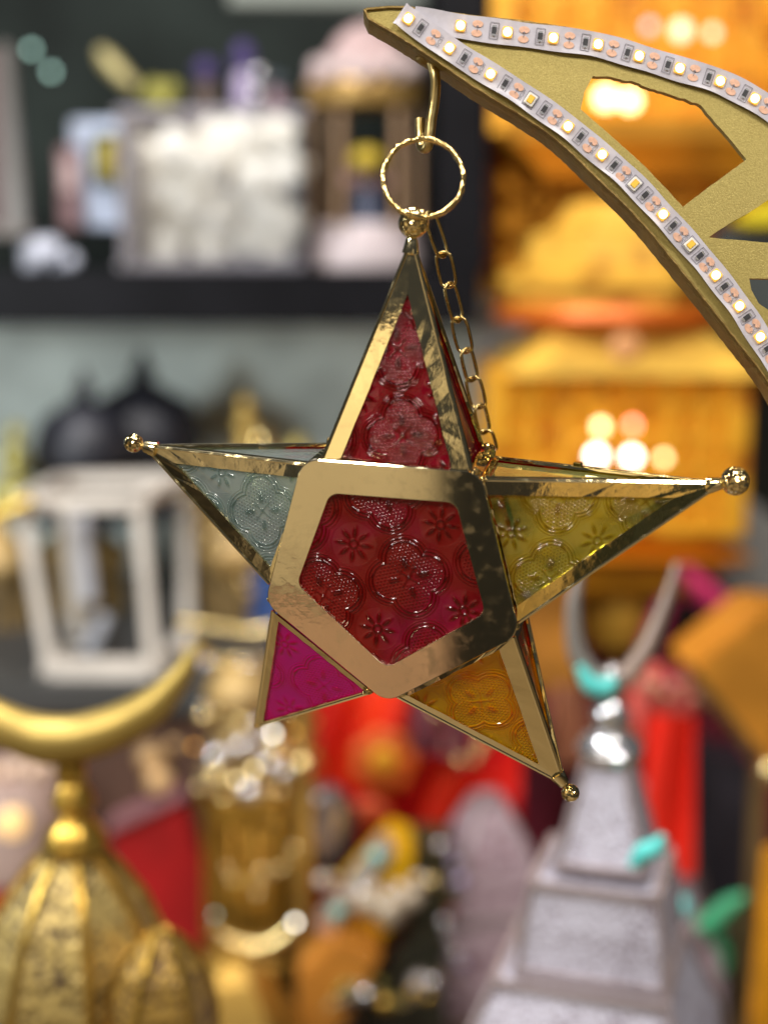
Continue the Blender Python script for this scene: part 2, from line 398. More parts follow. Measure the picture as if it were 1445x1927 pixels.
POINTS = [  # name, F0, F1, tip, glass, strip width, tip depth, colour word
    ('red', (606, 868), (886, 893), (775, 452), G_RED, .0080, .5, 'deep red'),
    ('green', (903, 903), (972, 1172), (1354, 910), G_GREEN, .0070, .5, 'yellow green'),
    ('amber', (966, 1198), (748, 1310), (1060, 1474), G_AMBER, .0085, .5, 'amber'),
    ('magenta', (700, 1301), (514, 1150), (482, 1366), G_PINK, .0014, .55, 'magenta'),
    ('blue', (508, 1098), (587, 876), (274, 840), G_BLUE, .0066, .5, 'pale blue'),
]
tips = {}
for key, f0, f1, tp, gm, ws, td, cw in POINTS:
    A = sf(*f0, .003); B = sf(*f1, .003); T = sf(*tp, SD*td); A2 = A+SBACK*SD; B2 = B+SBACK*SD
    tips[key] = T
    cen = (A+B+A2+B2+T)/5
    for (p, q, kind) in ((A, B, 'f'), (A2, B2, 'b'), (A, A2, 's'), (B, B2, 's')):
        fc = (p+q+T)/3; nn = (q-p).cross(T-p).normalized(); nn = nn if nn.dot(fc-cen) > 0 else -nn
        w = ws if kind != 's' else .0042
        fr, (ia, ib, it, n) = tri_frame(p, q, T, nn, w, .0022 if kind != 's' else .003, .0009, parent=star, ws2={'amber': .0036, 'magenta': .0040}.get(key) if kind == 'f' else None)
        if kind == 'f': fr['label'] = 'brass strips round the front %s pane' % cw
        off = -n*(.0004 if kind == 'f' else .0012)
        if kind == 'f':
            ax = (ib-ia).normalized(); ay = n.cross(ax)
            ang, oo = {'red': (.15, (760, 820)), 'green': (-.35, (1052, 930)), 'amber': (.35, (905, 1318)), 'magenta': (.6, (610, 1290)), 'blue': (.5, (500, 960))}[key]
            g = relief_tris('glass_pane', [(ia+off, ib+off, it+off)], n, .041, ang, sf(*oo, .01), ax, ay, .00080 if key != 'magenta' else .00045, .0016, gm, fr, {'red': 300, 'green': 290}.get(key, 230))
            g['label'] = '%s pressed glass pane' % cw
        else:
            m = MB().prism([ia+off, ib+off, it+off], -n*.0016); m.build('glass_pane', BACKG[key], fr)
# prism corner posts between the points
cp = [(892, 893), (968, 1186), (726, 1306), (510, 1130), (596, 872)]
for c in cp:
    p = sf(*c, .004)
    MB().bar(p, p+SBACK*SD, .006, .0016, ref=sf(738, 1080)-p).build('corner_post', BRASS, star, bevel=.0003)

# front plate with rounded corners, pane in its opening
def rounded(poly, r, n=7):
    out = []; k = len(poly)
    for i in range(k):
        p = Vector(poly[i]); a = (Vector(poly[i-1])-p).normalized(); b = (Vector(poly[(i+1) % k])-p).normalized()
        half = a.angle(b)/2; d = r/math.tan(half); s = p+a*d; e = p+b*d
        c = p+(a+b).normalized()*(r/math.sin(half))
        u = (s-c); v = (e-c); tot = u.angle(v)
        ax = u.normalized(); ay = (v-ax*v.dot(ax)).normalized()
        for j in range(n+1):
            t = tot*j/n; out.append(c+(ax*math.cos(t)+ay*math.sin(t))*r)
    return out
OUT = [(569, 862), (905, 888), (978, 1196), (727, 1322), (499, 1134)]
INN = [(622, 928), (857, 946), (912, 1153), (728, 1256), (560, 1098)]
PO = rounded([sf(*p, -.003) for p in OUT], .0105); PI = rounded([sf(*p, -.003) for p in INN], .0060)
nF = -SBACK
m = MB(); k = len(PO)
def ringpts(t, dz):   # between outer (0) and inner (1)
    return [PO[i].lerp(PI[i], t)+nF*dz for i in range(k)]
rows = [ringpts(0, -.0028), ringpts(0, .0002), ringpts(.025, .0007), ringpts(.33, .0007), ringpts(.66, .0007), ringpts(.985, .0007), ringpts(1, .0003), ringpts(1, -.0030)]
vs = [p for r in rows for p in r]; fs = []
for r in range(len(rows)-1):
    for i in range(k):
        j = (i+1) % k; fs.append((r*k+i, r*k+j, (r+1)*k+j, (r+1)*k+i))
for i in range(k):
    j = (i+1) % k; r = len(rows)-1; fs.append((r*k+i, r*k+j, j, i))
m.add(vs, fs)
plate = m.build('front_plate', PLATE, star, smooth='auto'); plate['label'] = 'rounded pentagonal brass plate'
ic = sum(PI, Vector())/len(PI); pent = [sf(*p, -.0012) for p in INN]; pc = sum(pent, Vector())/5
ax = (sf(900, 1057)-sf(770, 1085)).normalized(); ay = nF.cross(ax)
g = relief_tris('glass_pane', [(pc, pent[i], pent[(i+1) % 5]) for i in range(5)], nF, .0435, 0, sf(770, 1085), ax, ay, .00072, .0016, G_RUBY, plate, 190)
g['label'] = 'ruby red pressed glass pentagon'
bp = [sf(*p, SD+.004) for p in [(p[0], p[1]) for p in OUT]]
bpo = [sf(*p, .004)+SBACK*(SD+.001) for p in OUT]; bpi = [sf(*p, .004)+SBACK*(SD+.001) for p in INN]
m = MB(); vs = bpo+bpi+[p+SBACK*.001 for p in bpo+bpi]; fs = []
for i in range(5):
    j = (i+1) % 5; fs += [(i, j, 5+j, 5+i), (10+i, 15+i, 15+j, 10+j), (i, 10+i, 10+j, j), (5+i, 5+j, 15+j, 15+i)]
back = m.add(vs, fs).build('back_plate', BRASS, star)
MB().prism(bpi, SBACK*.0016).build('glass_pane', BACKG['ruby'], back)

# solder where the strips meet the plate and each other
for (x, y, s) in ((592, 872, 1.2), (578, 884, .9), (893, 888, 1.0), (905, 902, .8), (968, 1180, .9), (512, 1128, .9), (690, 1302, .9), (757, 1306, .8), (940, 1208, .7)):
    MB().ball(sf(x, y, .0015), .0021*s, 12, 8, (1.5, 1, .8), .16).build('solder_bead', HAMMER, star, smooth=True)
# finials: neck + hammered ball
def finial(T, ballc, r, drop=False):
    d = (ballc-T).normalized(); m = MB()
    L = (ballc-T).length
    pts = [T-d*.006, T, T.lerp(ballc, .35), T.lerp(ballc, .55), ballc-d*r*.7]
    m.tube(pts, 0, 12, rs=[.0042, .0030, .0014, .0019, r*.75 if drop else .0030])
    f = m.build('finial', BRASS, star, smooth='auto')
    b = MB(); b.ball(ballc, r, 32, 20); b.build('ball', HAMMER, f, smooth=True)
def sball(px, py): return sf(px, py, SD/2)
finial(tips['red'], sball(778, 419), .0072); finial(tips['green'], sball(1383, 905), .0069)
finial(tips['blue'], sball(252, 834), .0048); finial(tips['amber'], sball(1073, 1492), .0046, True)
kb = sf(893, 890, .004)+SBACK*SD
b = MB(); b.ball(sf(917, 849, SD*.9), .0042, 20, 14); b.build('corner_knob', HAMMER, star, smooth=True)
# small clips folded over the back ridges
for (p, q, t) in (((935, 857), (1350, 906), .38), ((612, 845), (285, 835), .36)):
    a = sf(*p, SD*.98); e = sf(*q, SD*.5); c = a.lerp(e, t)
    MB().bar(c-(e-a).normalized()*.002, c+(e-a).normalized()*.002, .0035, .003).build('clip', BRASS, star, bevel=.0004)

# ring, hook wire, chain
rc = sf(796, 335, SD/2); rr = (sf(796+75, 335, SD/2)-rc).length
RXA = rt.copy(); RYA = (up+fw*.10).normalized()
pts = []; rs = []
for i in range(96):
    a = 2*math.pi*i/96; wob = 1+.006*math.sin(9*a)+.004*math.sin(23*a+1)
    pts.append(rc+RXA*(rr*wob*math.cos(a))+RYA*(rr*wob*math.sin(a))); rs.append(.00125*(1+.10*math.sin(11*a+2*math.sin(3*a))+random.uniform(-.06, .06)))
m = MB().tube(pts, 0, 10, closed=True, rs=rs); o = m.build('hanging_ring', WIRE, None, smooth=True)
tag(o, 'brass wire ring threaded on the hook, the star ball and chain hanging from it', 'ring')

chain = thing('hanging_chain', at(815, 408, .70), 'thin brass chain running from the ring down behind the red point', 'chain')
lk = MB(); L_, W_ = .0185, .0082; p_ = []
for i in range(28):
    a = 2*math.pi*i/28; c, s = math.cos(a), math.sin(a)
    p_.append(Vector((W_/2*c, 0, (L_-W_)/2*(1 if s > 0 else -1)*min(1, abs(s)*3)+W_/2*s)))
lk.tube(p_, .00092, 8, closed=True)
lme = mesh('link', lk.v, lk.f, True); lme.materials.append(CHAINM)
cps = [(808, 404), (833, 478), (845, 537), (862, 601), (876, 660), (889, 713), (901, 765), (912, 812), (922, 848)]
for i in range(8):
    d0 = .700+.0052*i; a = CAM+ray(*cps[i])*d0; b = CAM+ray(*cps[i+1])*(d0+.0052)
    z = (b-a).normalized(); tw = rad(18 if i % 2 else -42)
    x = (rt-z*rt.dot(z)).normalized(); y = z.cross(x); X = x*math.cos(tw)+y*math.sin(tw); Y = z.cross(X)
    M = Matrix((X, Y, z)).transposed().to_4x4(); M.translation = (a+b)/2
    sc = (b-a).length*1.12/L_
    link('link', lme, chain, M=M @ Matrix.Diagonal((1, 1, sc, 1)))

# ------------------------------------------------------------------ crescent with LED strips
CB = ray(724, 868).normalized(); CO = CAM+ray(900, 150)*.690
def cf(px, py, d=0.0): return onplane(px, py, CO+CB*d, CB)
CX = rt-CB*rt.dot(CB); CX.normalize(); CY = CX.cross(CB)*-1
if CY.dot(up) < 0: CY = -CY
CY = CB.cross(CX); CY = CY if CY.dot(up) > 0 else -CY
cres = thing('crescent_ornament', cf(700, 20), 'large gold glitter crescent with cut-out holes and two white LED strips along its edges', 'crescent ornament')
outer = [(684, 17), (700, 13), (760, 11), (860, 24), (1000, 40), (1100, 57), (1200, 84), (1300, 115), (1380, 147), (1445, 183), (1520, 235), (1600, 320), (1660, 430), (1690, 560), (1690, 700), (1660, 830)]
inner = [(1640, 1010), (1560, 900), (1490, 795), (1441, 715), (1395, 655), (1290, 522), (1195, 408), (1118, 333), (1055, 272), (995, 228), (897, 168), (800, 102), (740, 64), (692, 36)]
def jag(pts, amp):
    out = []
    for i, p in enumerate(pts): out.append(p + Vector((random.uniform(-amp, amp), random.uniform(-amp, amp), 0)))
    return out
oc = jag(catmull([(*p, 0) for p in outer], 12), .7); icv = jag(catmull([(*p, 0) for p in inner], 12), .6)
contour = [(p.x, p.y) for p in oc+icv]
holes = [
    [(1116, 141), (1150, 145), (1188, 152), (1232, 168), (1282, 183), (1318, 196), (1345, 228), (1375, 262), (1405, 299), (1345, 343), (1285, 388), (1250, 350), (1214, 312), (1165, 268), (1128, 235), (1093, 204), (1100, 172)],
    [(1334, 446), (1372, 420), (1412, 398), (1450, 372), (1500, 345), (1560, 420), (1560, 470), (1445, 456)],
    [(1410, 523), (1445, 524), (1500, 526), (1470, 600), (1428, 570), (1414, 545)],
]
def curve_plate(name, loops, front, thick, mat, parent):
    """flat sheet with holes: outline and holes in photo pixels on the crescent's plane"""
    cu = bpy.data.curves.new(name, 'CURVE'); cu.dimensions = '2D'; cu.fill_mode = 'BOTH'; cu.extrude = thick/2
    for lp in loops:
        sp = cu.splines.new('POLY'); sp.points.add(len(lp)-1); sp.use_cyclic_u = True
        for i, p in enumerate(lp):
            q = cf(*p)-CO; sp.points[i].co = (q.dot(CX), q.dot(CY), 0, 1)
    ob = bpy.data.objects.new('tmp', cu); COL.objects.link(ob)
    dg = bpy.context.evaluated_depsgraph_get(); dg.update()
    me = bpy.data.meshes.new_from_object(ob.evaluated_get(dg)); bpy.data.objects.remove(ob); me.name = name
    nz = CX.cross(CY); M = Matrix((CX, CY, nz)).transposed().to_4x4(); M.translation = CO+CB*(front+thick/2)
    me.transform(M); me.materials.clear(); me.materials.append(mat)
    return link(name, me, parent)
hj = []
for h in holes:
    q = []
    for i in range(len(h)):
        a = Vector(h[i]); b = Vector(h[(i+1) % len(h)]); n = max(2, int((b-a).length/7))
        for j in range(n): 
            amp = 1.6 if (b-a).y > -5 and (a.y+b.y)/2 < 215 else .5
            p = a.lerp(b, j/n); q.append((p.x+random.uniform(-amp, amp)*.6, p.y+random.uniform(-amp, amp)))
    hj.append(q)
face = curve_plate('face_plate', [contour]+hj, .0012, .0045, GPAINT, cres)
# side wall: a band round the outline, its front edge proud of the face
m = MB(); k = len(contour)
cen = [Vector((*p, 0)) for p in contour]
def inset(i, w):
    t = (cen[(i+1) % k]-cen[i-1]).normalized(); return cen[i]+Vector((-t.y, t.x, 0))*w
r0 = [cf(*p) for p in contour]; r1 = [cf(*(inset(i, 5).xy)) for i in range(k)]
TH = .023
rows = [[cf(*p, TH) for p in contour], [cf(*p, .0008) for p in contour], [cf(*inset(i, .8).xy, 0) for i in range(k)], [cf(*inset(i, 4.2).xy, 0) for i in range(k)], [cf(*inset(i, 5).xy, .0008) for i in range(k)], [cf(*inset(i, 5).xy, TH) for i in range(k)]]
# keep the band the same outline through its depth
base = [cf(*p) for p in contour]; basei = [cf(*inset(i, 5).xy) for i in range(k)]; b1 = [cf(*inset(i, .8).xy) for i in range(k)]; b4 = [cf(*inset(i, 4.2).xy) for i in range(k)]
rows = [[p+CB*TH for p in base], [p+CB*.0006 for p in base], [p-CB*.0002 for p in b1], [p-CB*.0002 for p in b4], [p+CB*.0006 for p in basei], [p+CB*TH for p in basei]]
fs = []
for r in range(6):
    for i in range(k):
        j = (i+1) % k; s = (r+1) % 6; fs.append((r*k+i, r*k+j, s*k+j, s*k+i))
m.add([p for r in rows for p in r], fs).build('side_wall', GEDGE, cres, smooth='auto')
# hook
hp = [(806, 96, .012), (812, 118, .012), (819, 150, .011), (817, 190, .012), (811, 228, .012), (808, 258, .012), (803, 277, .014), (794, 277, .019), (791, 258, .022), (790, 224, .023)]
m = MB().tube(catmull([cf(*p) for p in hp], 8), .0026, 12); m.build('hook', HOOKM, cres, smooth='auto')
m = MB().ball(cf(805, 110, .013), .0042, 14, 8, (1.5, 1, .8), .06).build('hook_weld', GEDGE, cres, smooth=True)
m = MB().bar(cf(1006, 116, .0002), cf(1016, 118, .0002), .0012, .0022); 

STRIP = plain('strip_white', (.50, .48, .54), .35, 0, .05, 300)
COPPER = plain('copper_pad', (.76, .46, .33), .35, .2, .1, 500)
INK = plain('strip_ink', (.17, .16, .19), .5); SOLDER = plain('solder', (.75, .75, .78), .25, .8)
CHIP = plain('resistor_black', (.05, .05, .055), .3); LEDW = plain('led_housing', (.78, .76, .70), .4)
LEDY = plain('led_phosphor', (.85, .55, .07), .4)
LEDON = plain('led_phosphor_lit', (1, .8, .3), .4, emit=(1, .74, .30), estr=7.0)
LEDGLOW = plain('led_housing_lit', (.45, .30, .08), .4, emit=(1, .46, .05), estr=.75)
fcu = bpy.data.curves.new('t', 'FONT'); fcu.body = 'DC5V'; fcu.size = .0024; fcu.align_x = 'CENTER'; fcu.align_y = 'CENTER'
fo = bpy.data.objects.new('t', fcu); COL.objects.link(fo); dg = bpy.context.evaluated_depsgraph_get(); dg.update()
TXT = bpy.data.meshes.new_from_object(fo.evaluated_get(dg)); bpy.data.objects.remove(fo); TXT.name = 'print'; TXT.materials.clear(); TXT.materials.append(INK)
def rbox(sx, sy, sz, mat, nm, bev=.0003):
    m = MB().box((0, 0, sz/2), (sx, sy, sz)); me = mesh(nm, m.v, m.f)
    bm = bmesh.new(); bm.from_mesh(me); bmesh.ops.recalc_face_normals(bm, faces=bm.faces)
    bmesh.ops.bevel(bm, geom=bm.edges[:], offset=bev, segments=2, affect='EDGES'); bm.to_mesh(me); bm.free(); me.materials.append(mat); return me
def disc(rx, ry, h, mat, nm, n=20):
    m = MB(); vs = [(rx*math.cos(2*math.pi*i/n), ry*math.sin(2*math.pi*i/n), z) for z in (0, h) for i in range(n)]
    m.add(vs, [tuple(range(n-1, -1, -1)), tuple(n+i for i in range(n))]+[(i, (i+1) % n, n+(i+1) % n, n+i) for i in range(n)])
    me = mesh(nm, m.v, m.f); me.materials.append(mat); return me
def rects(lst, mat, nm, z=.00012):
    m = MB()
    for (cx, cy, w, h) in lst: m.add([(cx-w/2, cy-h/2, z), (cx+w/2, cy-h/2, z), (cx+w/2, cy+h/2, z), (cx-w/2, cy+h/2, z)], [(0, 1, 2, 3)])
    me = mesh(nm, m.v, m.f); me.materials.append(mat); return me
def dome(r, h, mat, nm):
    m = MB().ball((0, 0, 0), r, 16, 10, (1, 1.05, h/r)); me = mesh(nm, m.v, m.f, True); me.materials.append(mat); return me
HOUS = rbox(.0050, .0058, .0012, LEDW, 'led'); HOUSL = rbox(.0050, .0054, .0010, LEDGLOW, 'led', .0004)
PH = rbox(.0030, .0040, .0004, LEDY, 'phosphor', .0002); PHL = dome(.0021, .0014, LEDON, 'phosphor')
PAD = disc(.0026, .0017, .00010, COPPER, 'copper_pad')
RES = rbox(.0022, .0034, .0007, CHIP, 'resistor', .0001); CAP = rects([(0, .0021, .0022, .0009), (0, -.0021, .0022, .0009)], SOLDER, 'solder', .0006)
def outline(w, h, t): return [(0, h/2, w, t), (0, -h/2, w, t), (w/2, 0, t, h), (-w/2, 0, t, h)]
BOX1 = rects(outline(.0042, .0078, .0003), INK, 'print'); CUT = rects([(0, 0, .0003, .0030), (.0, .0009, .0014, .0004)], INK, 'print', .00013)
LEDBOX = rects(outline(.0056, .0072, .0003), INK, 'print')
def strip(leds, lead_in, lead_out, width, order, z0, label):
    pts2 = [(*lead_in, 0)]+[(*p[:2], 0) for p in leds]+[(*p, 0) for p in lead_out]
    P = catmull(pts2, 14); n = len(P)
    C3 = []; 
    def h(i): return .0012*(.5+.5*math.sin(i*.29))+.0005*math.sin(i*.13+1)
    vs = []; fs = []
    for i in range(n):
        t = (P[min(n-1, i+1)]-P[max(0, i-1)]).normalized(); nr = Vector((t.y, -t.x, 0))
        ww = width*(1+.03*math.sin(i*.31+z0*900))
        for s in (-1, -.5, 0, .5, 1):
            q = P[i]+nr*(ww/2*s); lift = h(i) if s < 0 and order < 0 else h(i)*.3
            vs.append(cf(q.x, q.y)-CB*(z0+ (lift if abs(s) == 1 else 0)))
    for i in range(n-1):
        for s in range(4): fs.append((i*5+s, i*5+s+1, (i+1)*5+s+1, (i+1)*5+s))
    nb = len(vs); vs += [v+CB*.0004 for v in vs]
    fs += [tuple(nb+q for q in reversed(f)) for f in list(fs)]
    for i in range(n-1):
        for s in (0, 4): fs.append((i*5+s, (i+1)*5+s, nb+(i+1)*5+s, nb+i*5+s))
    sp = MB().add(vs, fs).build('led_strip', STRIP, cres, smooth='auto'); sp['label'] = label
    seq = [(*lead_in, 0)]+list(leds)
    def place(me, i, fr, across=0, rot=0, lift=.0003):
        q = P[min(n-1, max(0, int(round(i))))]; i0 = min(n-2, max(1, int(round(i)))); t = (P[i0+1]-P[i0-1]).normalized(); nr = Vector((t.y, -t.x, 0))
        q = q+nr*across*width/2
        c = cf(q.x, q.y); X = (cf(q.x+t.x*10, q.y+t.y*10)-c).normalized(); Z = -CB; Y = Z.cross(X)
        X2 = X*math.cos(rot)+Y*math.sin(rot); Y2 = Z.cross(X2)
        M = Matrix((X2, Y2, Z)).transposed().to_4x4(); M.translation = c-CB*(z0+lift)
        return link(me.name.split('.')[0], me, sp, M=M)
    for li, led in enumerate(leds):
        i = (li+1)*14; lit = led[2]
        if i > n+2: break
        hs = place(HOUSL if lit else HOUS, i, 0); 
        place(PHL if lit else PH, i, 0, 0, 0, .0013 if lit else .0015)
        if not lit: place(LEDBOX, i, 0)
        a, b = (.36, .64) if order < 0 else (.68, .36)
        ri, pi_ = i+14*a, i+14*b
        place(RES, ri, 0); place(CAP, ri, 0, 0, 0, .00035); place(BOX1, ri, 0)
        for s in (-.38, .38): place(PAD, pi_, 0, s)
        place(CUT, pi_, 0, 0, 0, .0004)
        if order < 0: place(TXT, pi_+1.9, 0, .0, rad(90), .0005)
    return sp
UP = [(866, 50, 1), (954, 62, 1), (1040, 73, 1), (1124, 85, 1), (1201, 107, 1), (1277, 130, 1), (1353, 154, 1), (1418, 187, 1), (1478, 226, 1)]
LOW = [(768, 38, 1), (845, 93, 1), (922, 142, 1), (997, 190, 0), (1067, 240, 1), (1131, 293, 1), (1192, 348, 0), (1245, 405, 1), (1297, 462, 0), (1344, 519, 1), (1388, 577, 1), (1427, 635, 1), (1466, 695, 1)]
strip(UP, (778, 36), [(1530, 275)], 47, 1, .0005, 'upper LED strip along the outer curve')
strip(LOW, (752, 27), [(1505, 757)], 45, -1, .0016, 'lower LED strip along the inner curve with three unlit diodes')
#BACKGROUND#
# ------------------------------------------------------------------ shop goods behind the star
def pbox(name, b, Y, dep, mat, parent=None, bevel=.003):
    x0, y0, x1, y1 = b; p = at(x0, y0, Y); q = at(x1, y1, Y)
    return MB().box(((p.x+q.x)/2, Y+dep/2, (p.z+q.z)/2), (abs(q.x-p.x), dep, abs(p.z-q.z))).build(name, mat, parent, bevel=bevel)
def plathe(name, cx, Y, prof, mat, parent=None, n=24, rot=0, smooth='auto'):
    c = at(cx, prof[len(prof)//2][1], Y); pr = [(max(.0006, r*pxm(cx, y, Y)), at(cx, y, Y).z) for r, y in prof]
    return MB().lathe((c.x, Y, 0), pr, n, rot).build(name, mat, parent, smooth=smooth)
def pballs(name, lst, Y, mat, parent=None, sc=(1, 1, 1), jit=.06, dj=.05, n=10, m=7):
    b = MB()
    for (x, y, r) in lst: b.ball(at(x, y, Y+random.uniform(-dj, dj)), r*pxm(x, y, Y), n, m, sc, jit)
    return b.build(name, mat, parent, smooth=True)
def pballs_each(name, lst, Y, mat, parent, sc=(1, 1, 1), jit=0, dj=.05):
    for q in lst: pballs(name, [q], Y, mat, parent, sc, jit, dj)
def ptube(name, pts, Y, r, mat, parent=None, n=10, rs=None):
    P = catmull([at(x, y, Y+(q[0] if q else 0)) for x, y, *q in pts], 6)
    sc = pxm(pts[0][0], pts[0][1], Y)
    R = None
    if rs: R = [max(.4, np.interp(i/(len(P)-1), np.linspace(0, 1, len(rs)), rs))*sc for i in range(len(P))]
    return MB().tube(P, r*sc, n, rs=R).build(name, mat, parent, smooth='auto')
def pslab(name, poly, Y, dep, mat, parent=None, tilt=0, bevel=.004):
    P = [at(x, y, Y+tilt*i) for i, (x, y) in enumerate(poly)]
    return MB().prism(P, Vector((0, dep, 0))).build(name, mat, parent, bevel=bevel)
def base_of(cx, y, Y): p = at(cx, y, Y); return Vector((p.x, Y, p.z))

# materials of the goods
BLACK = plain('black_lacquer', (.006, .006, .008), .5, 0, .2, 10, spec=.08)
DARKBACK = plain('dark_green_back', (.013, .018, .016), .6, 0, .4, 4, spec=.1)
TEAL = plain('grey_teal_panel', (.62, .72, .70), .45, 0, .25, 5)
WHITE = plain('white_paint', (.58, .53, .48), .45, 0, .08, 12)
CREAM = plain('cream_petals', (.78, .74, .64), .7, 0, .12, 30, col2=(.86, .85, .80))
PINK = plain('pale_pink_paint', (.50, .36, .36), .5, 0, .15, 20)
GOLDP = plain('gold_foil', (.62, .38, .07), .28, .85, .15, 25, .4, 60)
GOLDL = plain('pale_gold_foil', (.85, .66, .30), .22, .9, .1, 25, .5, 70)
GOLDF = filigree('pierced_gold', (.50, .37, .13), (.05, .028, .02), 120, .5, .42, .60)
GOLDF2 = filigree('pierced_dark_gold', (.46, .29, .07), (.05, .02, .03), 120, .5, .42, .62)
WHITEF = filigree('pierced_white', (.56, .55, .66), (.20, .15, .20), 190, .1, .5, .58)
MAUVEF = filigree('pierced_mauve', (.38, .28, .32), (.13, .05, .07), 50, .1, .55, .55)
ORANGE = filigree('pierced_orange_gold', (.74, .36, .02), (.46, .15, .004), 16, .2, .45, .62)
ORDARK = filigree('pierced_amber', (.68, .38, .04), (.40, .18, .01), 15, .15, .6, .62)
ORGLOW = plain('amber_lamp_core', (.35, .14, .01), .5, 0, 0, 10, emit=(1, .33, .006), estr=.42)
YEGLOW = plain('yellow_lamp_core', (.9, .6, .1), .5, emit=(1, .58, .10), estr=.9)
BULB = plain('warm_bulb_or_glint', (1, .9, .7), .3, emit=(1, .78, .34), estr=6)
BULBW_GLINT = plain('white_bulb_or_glint', (1, 1, 1), .3, emit=(1, .95, .78), estr=8)
GLOWG = plain('pale_green_glow', (.6, .9, .8), .3, emit=(.45, .75, .65), estr=2.0)
GLINTA = plain('amber_glint', (1, .5, .1), .3, emit=(1, .42, .05), estr=2.2)  # only for the glowing beads that stand in for glints
BULBR = plain('red_bulb', (1, .3, .2), .3, emit=(1, .20, .14), estr=10)
RED = plain('red_satin', (.54, .004, .010), .42, 0, .25, 7, .3, 12, col2=(.72, .035, .006))
MAROON = plain('maroon_cloth', (.17, .012, .028), .7, 0, .35, 8, .3, 20)
SCARLET = plain('scarlet_ribbon', (.75, .02, .008), .45, 0, .1, 8)
MAGENTA = plain('magenta_ribbon', (.50, .03, .12), .5, 0, .2, 10)
TURQ = plain('turquoise_ribbon', (.09, .58, .56), .5, 0, .1, 20)
GREEN = plain('green_ribbon', (.04, .34, .16), .5, 0, .2, 20)
GREY = plain('grey_card', (.34, .35, .35), .6, 0, .08, 6)
BLUE = plain('blue_card', (.03, .07, .22), .5); LILAC = plain('lilac_plastic', (.34, .28, .44), .4); PURPLE = plain('purple_cap', (.07, .05, .16), .4)
YELLOW = plain('yellow_foil', (.85, .50, .01), .35, .3, .1, 10)
HOLO = plain('shimmer_foil', (.55, .55, .5), .25, .5, 0, 9, col2=(.75, .42, .30)); SILVER = plain('silver_metal', (.72, .72, .76), .22, .9, .05, 20)
COPP = plain('tan_gold_cloth', (.36, .24, .09), .5, .3, .4, 9)

# --- black wall shelf, upper left
sh = thing('wall_shelf', base_of(400, 610, 2.3), 'black wall shelf unit with a thick front board, dark back and tall side post', 'shelf')
pbox('shelf_board', (-260, 508, 905, 612), 2.3, .55, BLACK, sh)
pbox('back_panel', (-260, -420, 905, 508), 2.84, .02, DARKBACK, sh)
pbox('side_post', (826, -420, 915, 508), 2.3, .50, BLACK, sh)
pbox('upper_rail', (430, -30, 800, 10), 2.45, .04, plain('pale_rail', (.16, .18, .16), .5), sh)
pbox('stile', (690, -30, 716, 70), 2.7, .03, plain('dark_stile', (.06, .055, .05), .5), sh)
o = pbox('frosted_partition', (-300, 560, 1010, 1330), 2.82, .03, TEAL); tag(o, 'grey teal frosted panel below the black shelf', 'panel')

# --- things on the black shelf
o = thing('flower_box', base_of(400, 504, 2.36), 'clear white edged box on the black shelf packed with cream flowers', 'box')
CLR = glass('clear_acrylic', (.97, .97, .98), (.6, .6, .64), .97, .0)
p = at(400, 504, 2.36)
HAZE = plain('milky_acrylic', (.30, .28, .32), .75, 0, .1, 8)
pbox('floor_panel', (222, 488, 574, 507), 2.36, .26, HAZE, o); pbox('back_panel', (222, 215, 574, 500), 2.62, .008, HAZE, o)
pbox('side_panel', (220, 208, 252, 504), 2.36, .26, HAZE, o); pbox('side_panel', (564, 208, 576, 504), 2.36, .26, CLR, o)
pbox('front_panel', (222, 208, 574, 504), 2.352, .005, CLR, o)
pbox('rim', (216, 203, 580, 216), 2.35, .012, HAZE, o); pbox('rim', (216, 203, 580, 214), 2.62, .012, HAZE, o)
fl = MB()
for (x, y, r) in [(275, 300, 44), (330, 280, 44), (300, 355, 52), (385, 320, 50), (455, 265, 54), (520, 255, 44), (548, 320, 40), (480, 340, 54), (410, 400, 50), (330, 425, 54), (285, 415, 40), (540, 420, 44), (470, 440, 50), (395, 465, 42), (310, 470, 36), (520, 465, 36), (430, 290, 40), (355, 380, 44), (500, 400, 44), (400, 255, 34)]:
    c = at(x, y, 2.45+random.uniform(-.02, .04)); R = r*pxm(x, y, 2.45)
    for q in range(9):      # petals cupped round each bloom
        an = q*2.4; d = Vector((math.cos(an)*R*.55*(q/9)**.5, -R*.2*(1-q/9), math.sin(an)*R*.55*(q/9)**.5)); fl.ball(c+d, R*.55, 8, 5, (1, .6, 1), .08)
fb = fl.build('flower_bunch', CREAM, smooth=True); tag(fb, 'bunch of cream artificial flowers filling the clear box', 'flowers')

def carton(name, b, Y, dep, mat, label, cat='carton', band=None):
    o = thing(name, base_of((b[0]+b[2])/2, b[3], Y), label, cat); pbox('body', b, Y, dep, mat, o)
    if band: pbox('label_panel', band[0], Y-.004, .004, band[1], o, bevel=0)
    return o
carton('carton', (108, 275, 150, 432), 2.5, .08, plain('dusty_pink', (.22, .13, .14), .6), 'narrow dusty pink carton left of the flower box', band=((114, 300, 144, 360), PINK))
carton('carton', (132, 225, 238, 428), 2.55, .10, plain('pale_blue_card', (.42, .48, .62), .6, 0, .1, 9), 'pale blue and white carton beside the flower box', band=((172, 250, 232, 350), BLACK))
o = pballs('toy_figure', [(205, 285, 24), (197, 315, 20), (218, 325, 18)], 2.52, plain('orange_toy', (.40, .22, .03), .5, col2=(.30, .34, .05)), dj=.01); tag(o, 'small orange and olive toy beside the pale blue carton', 'toy')
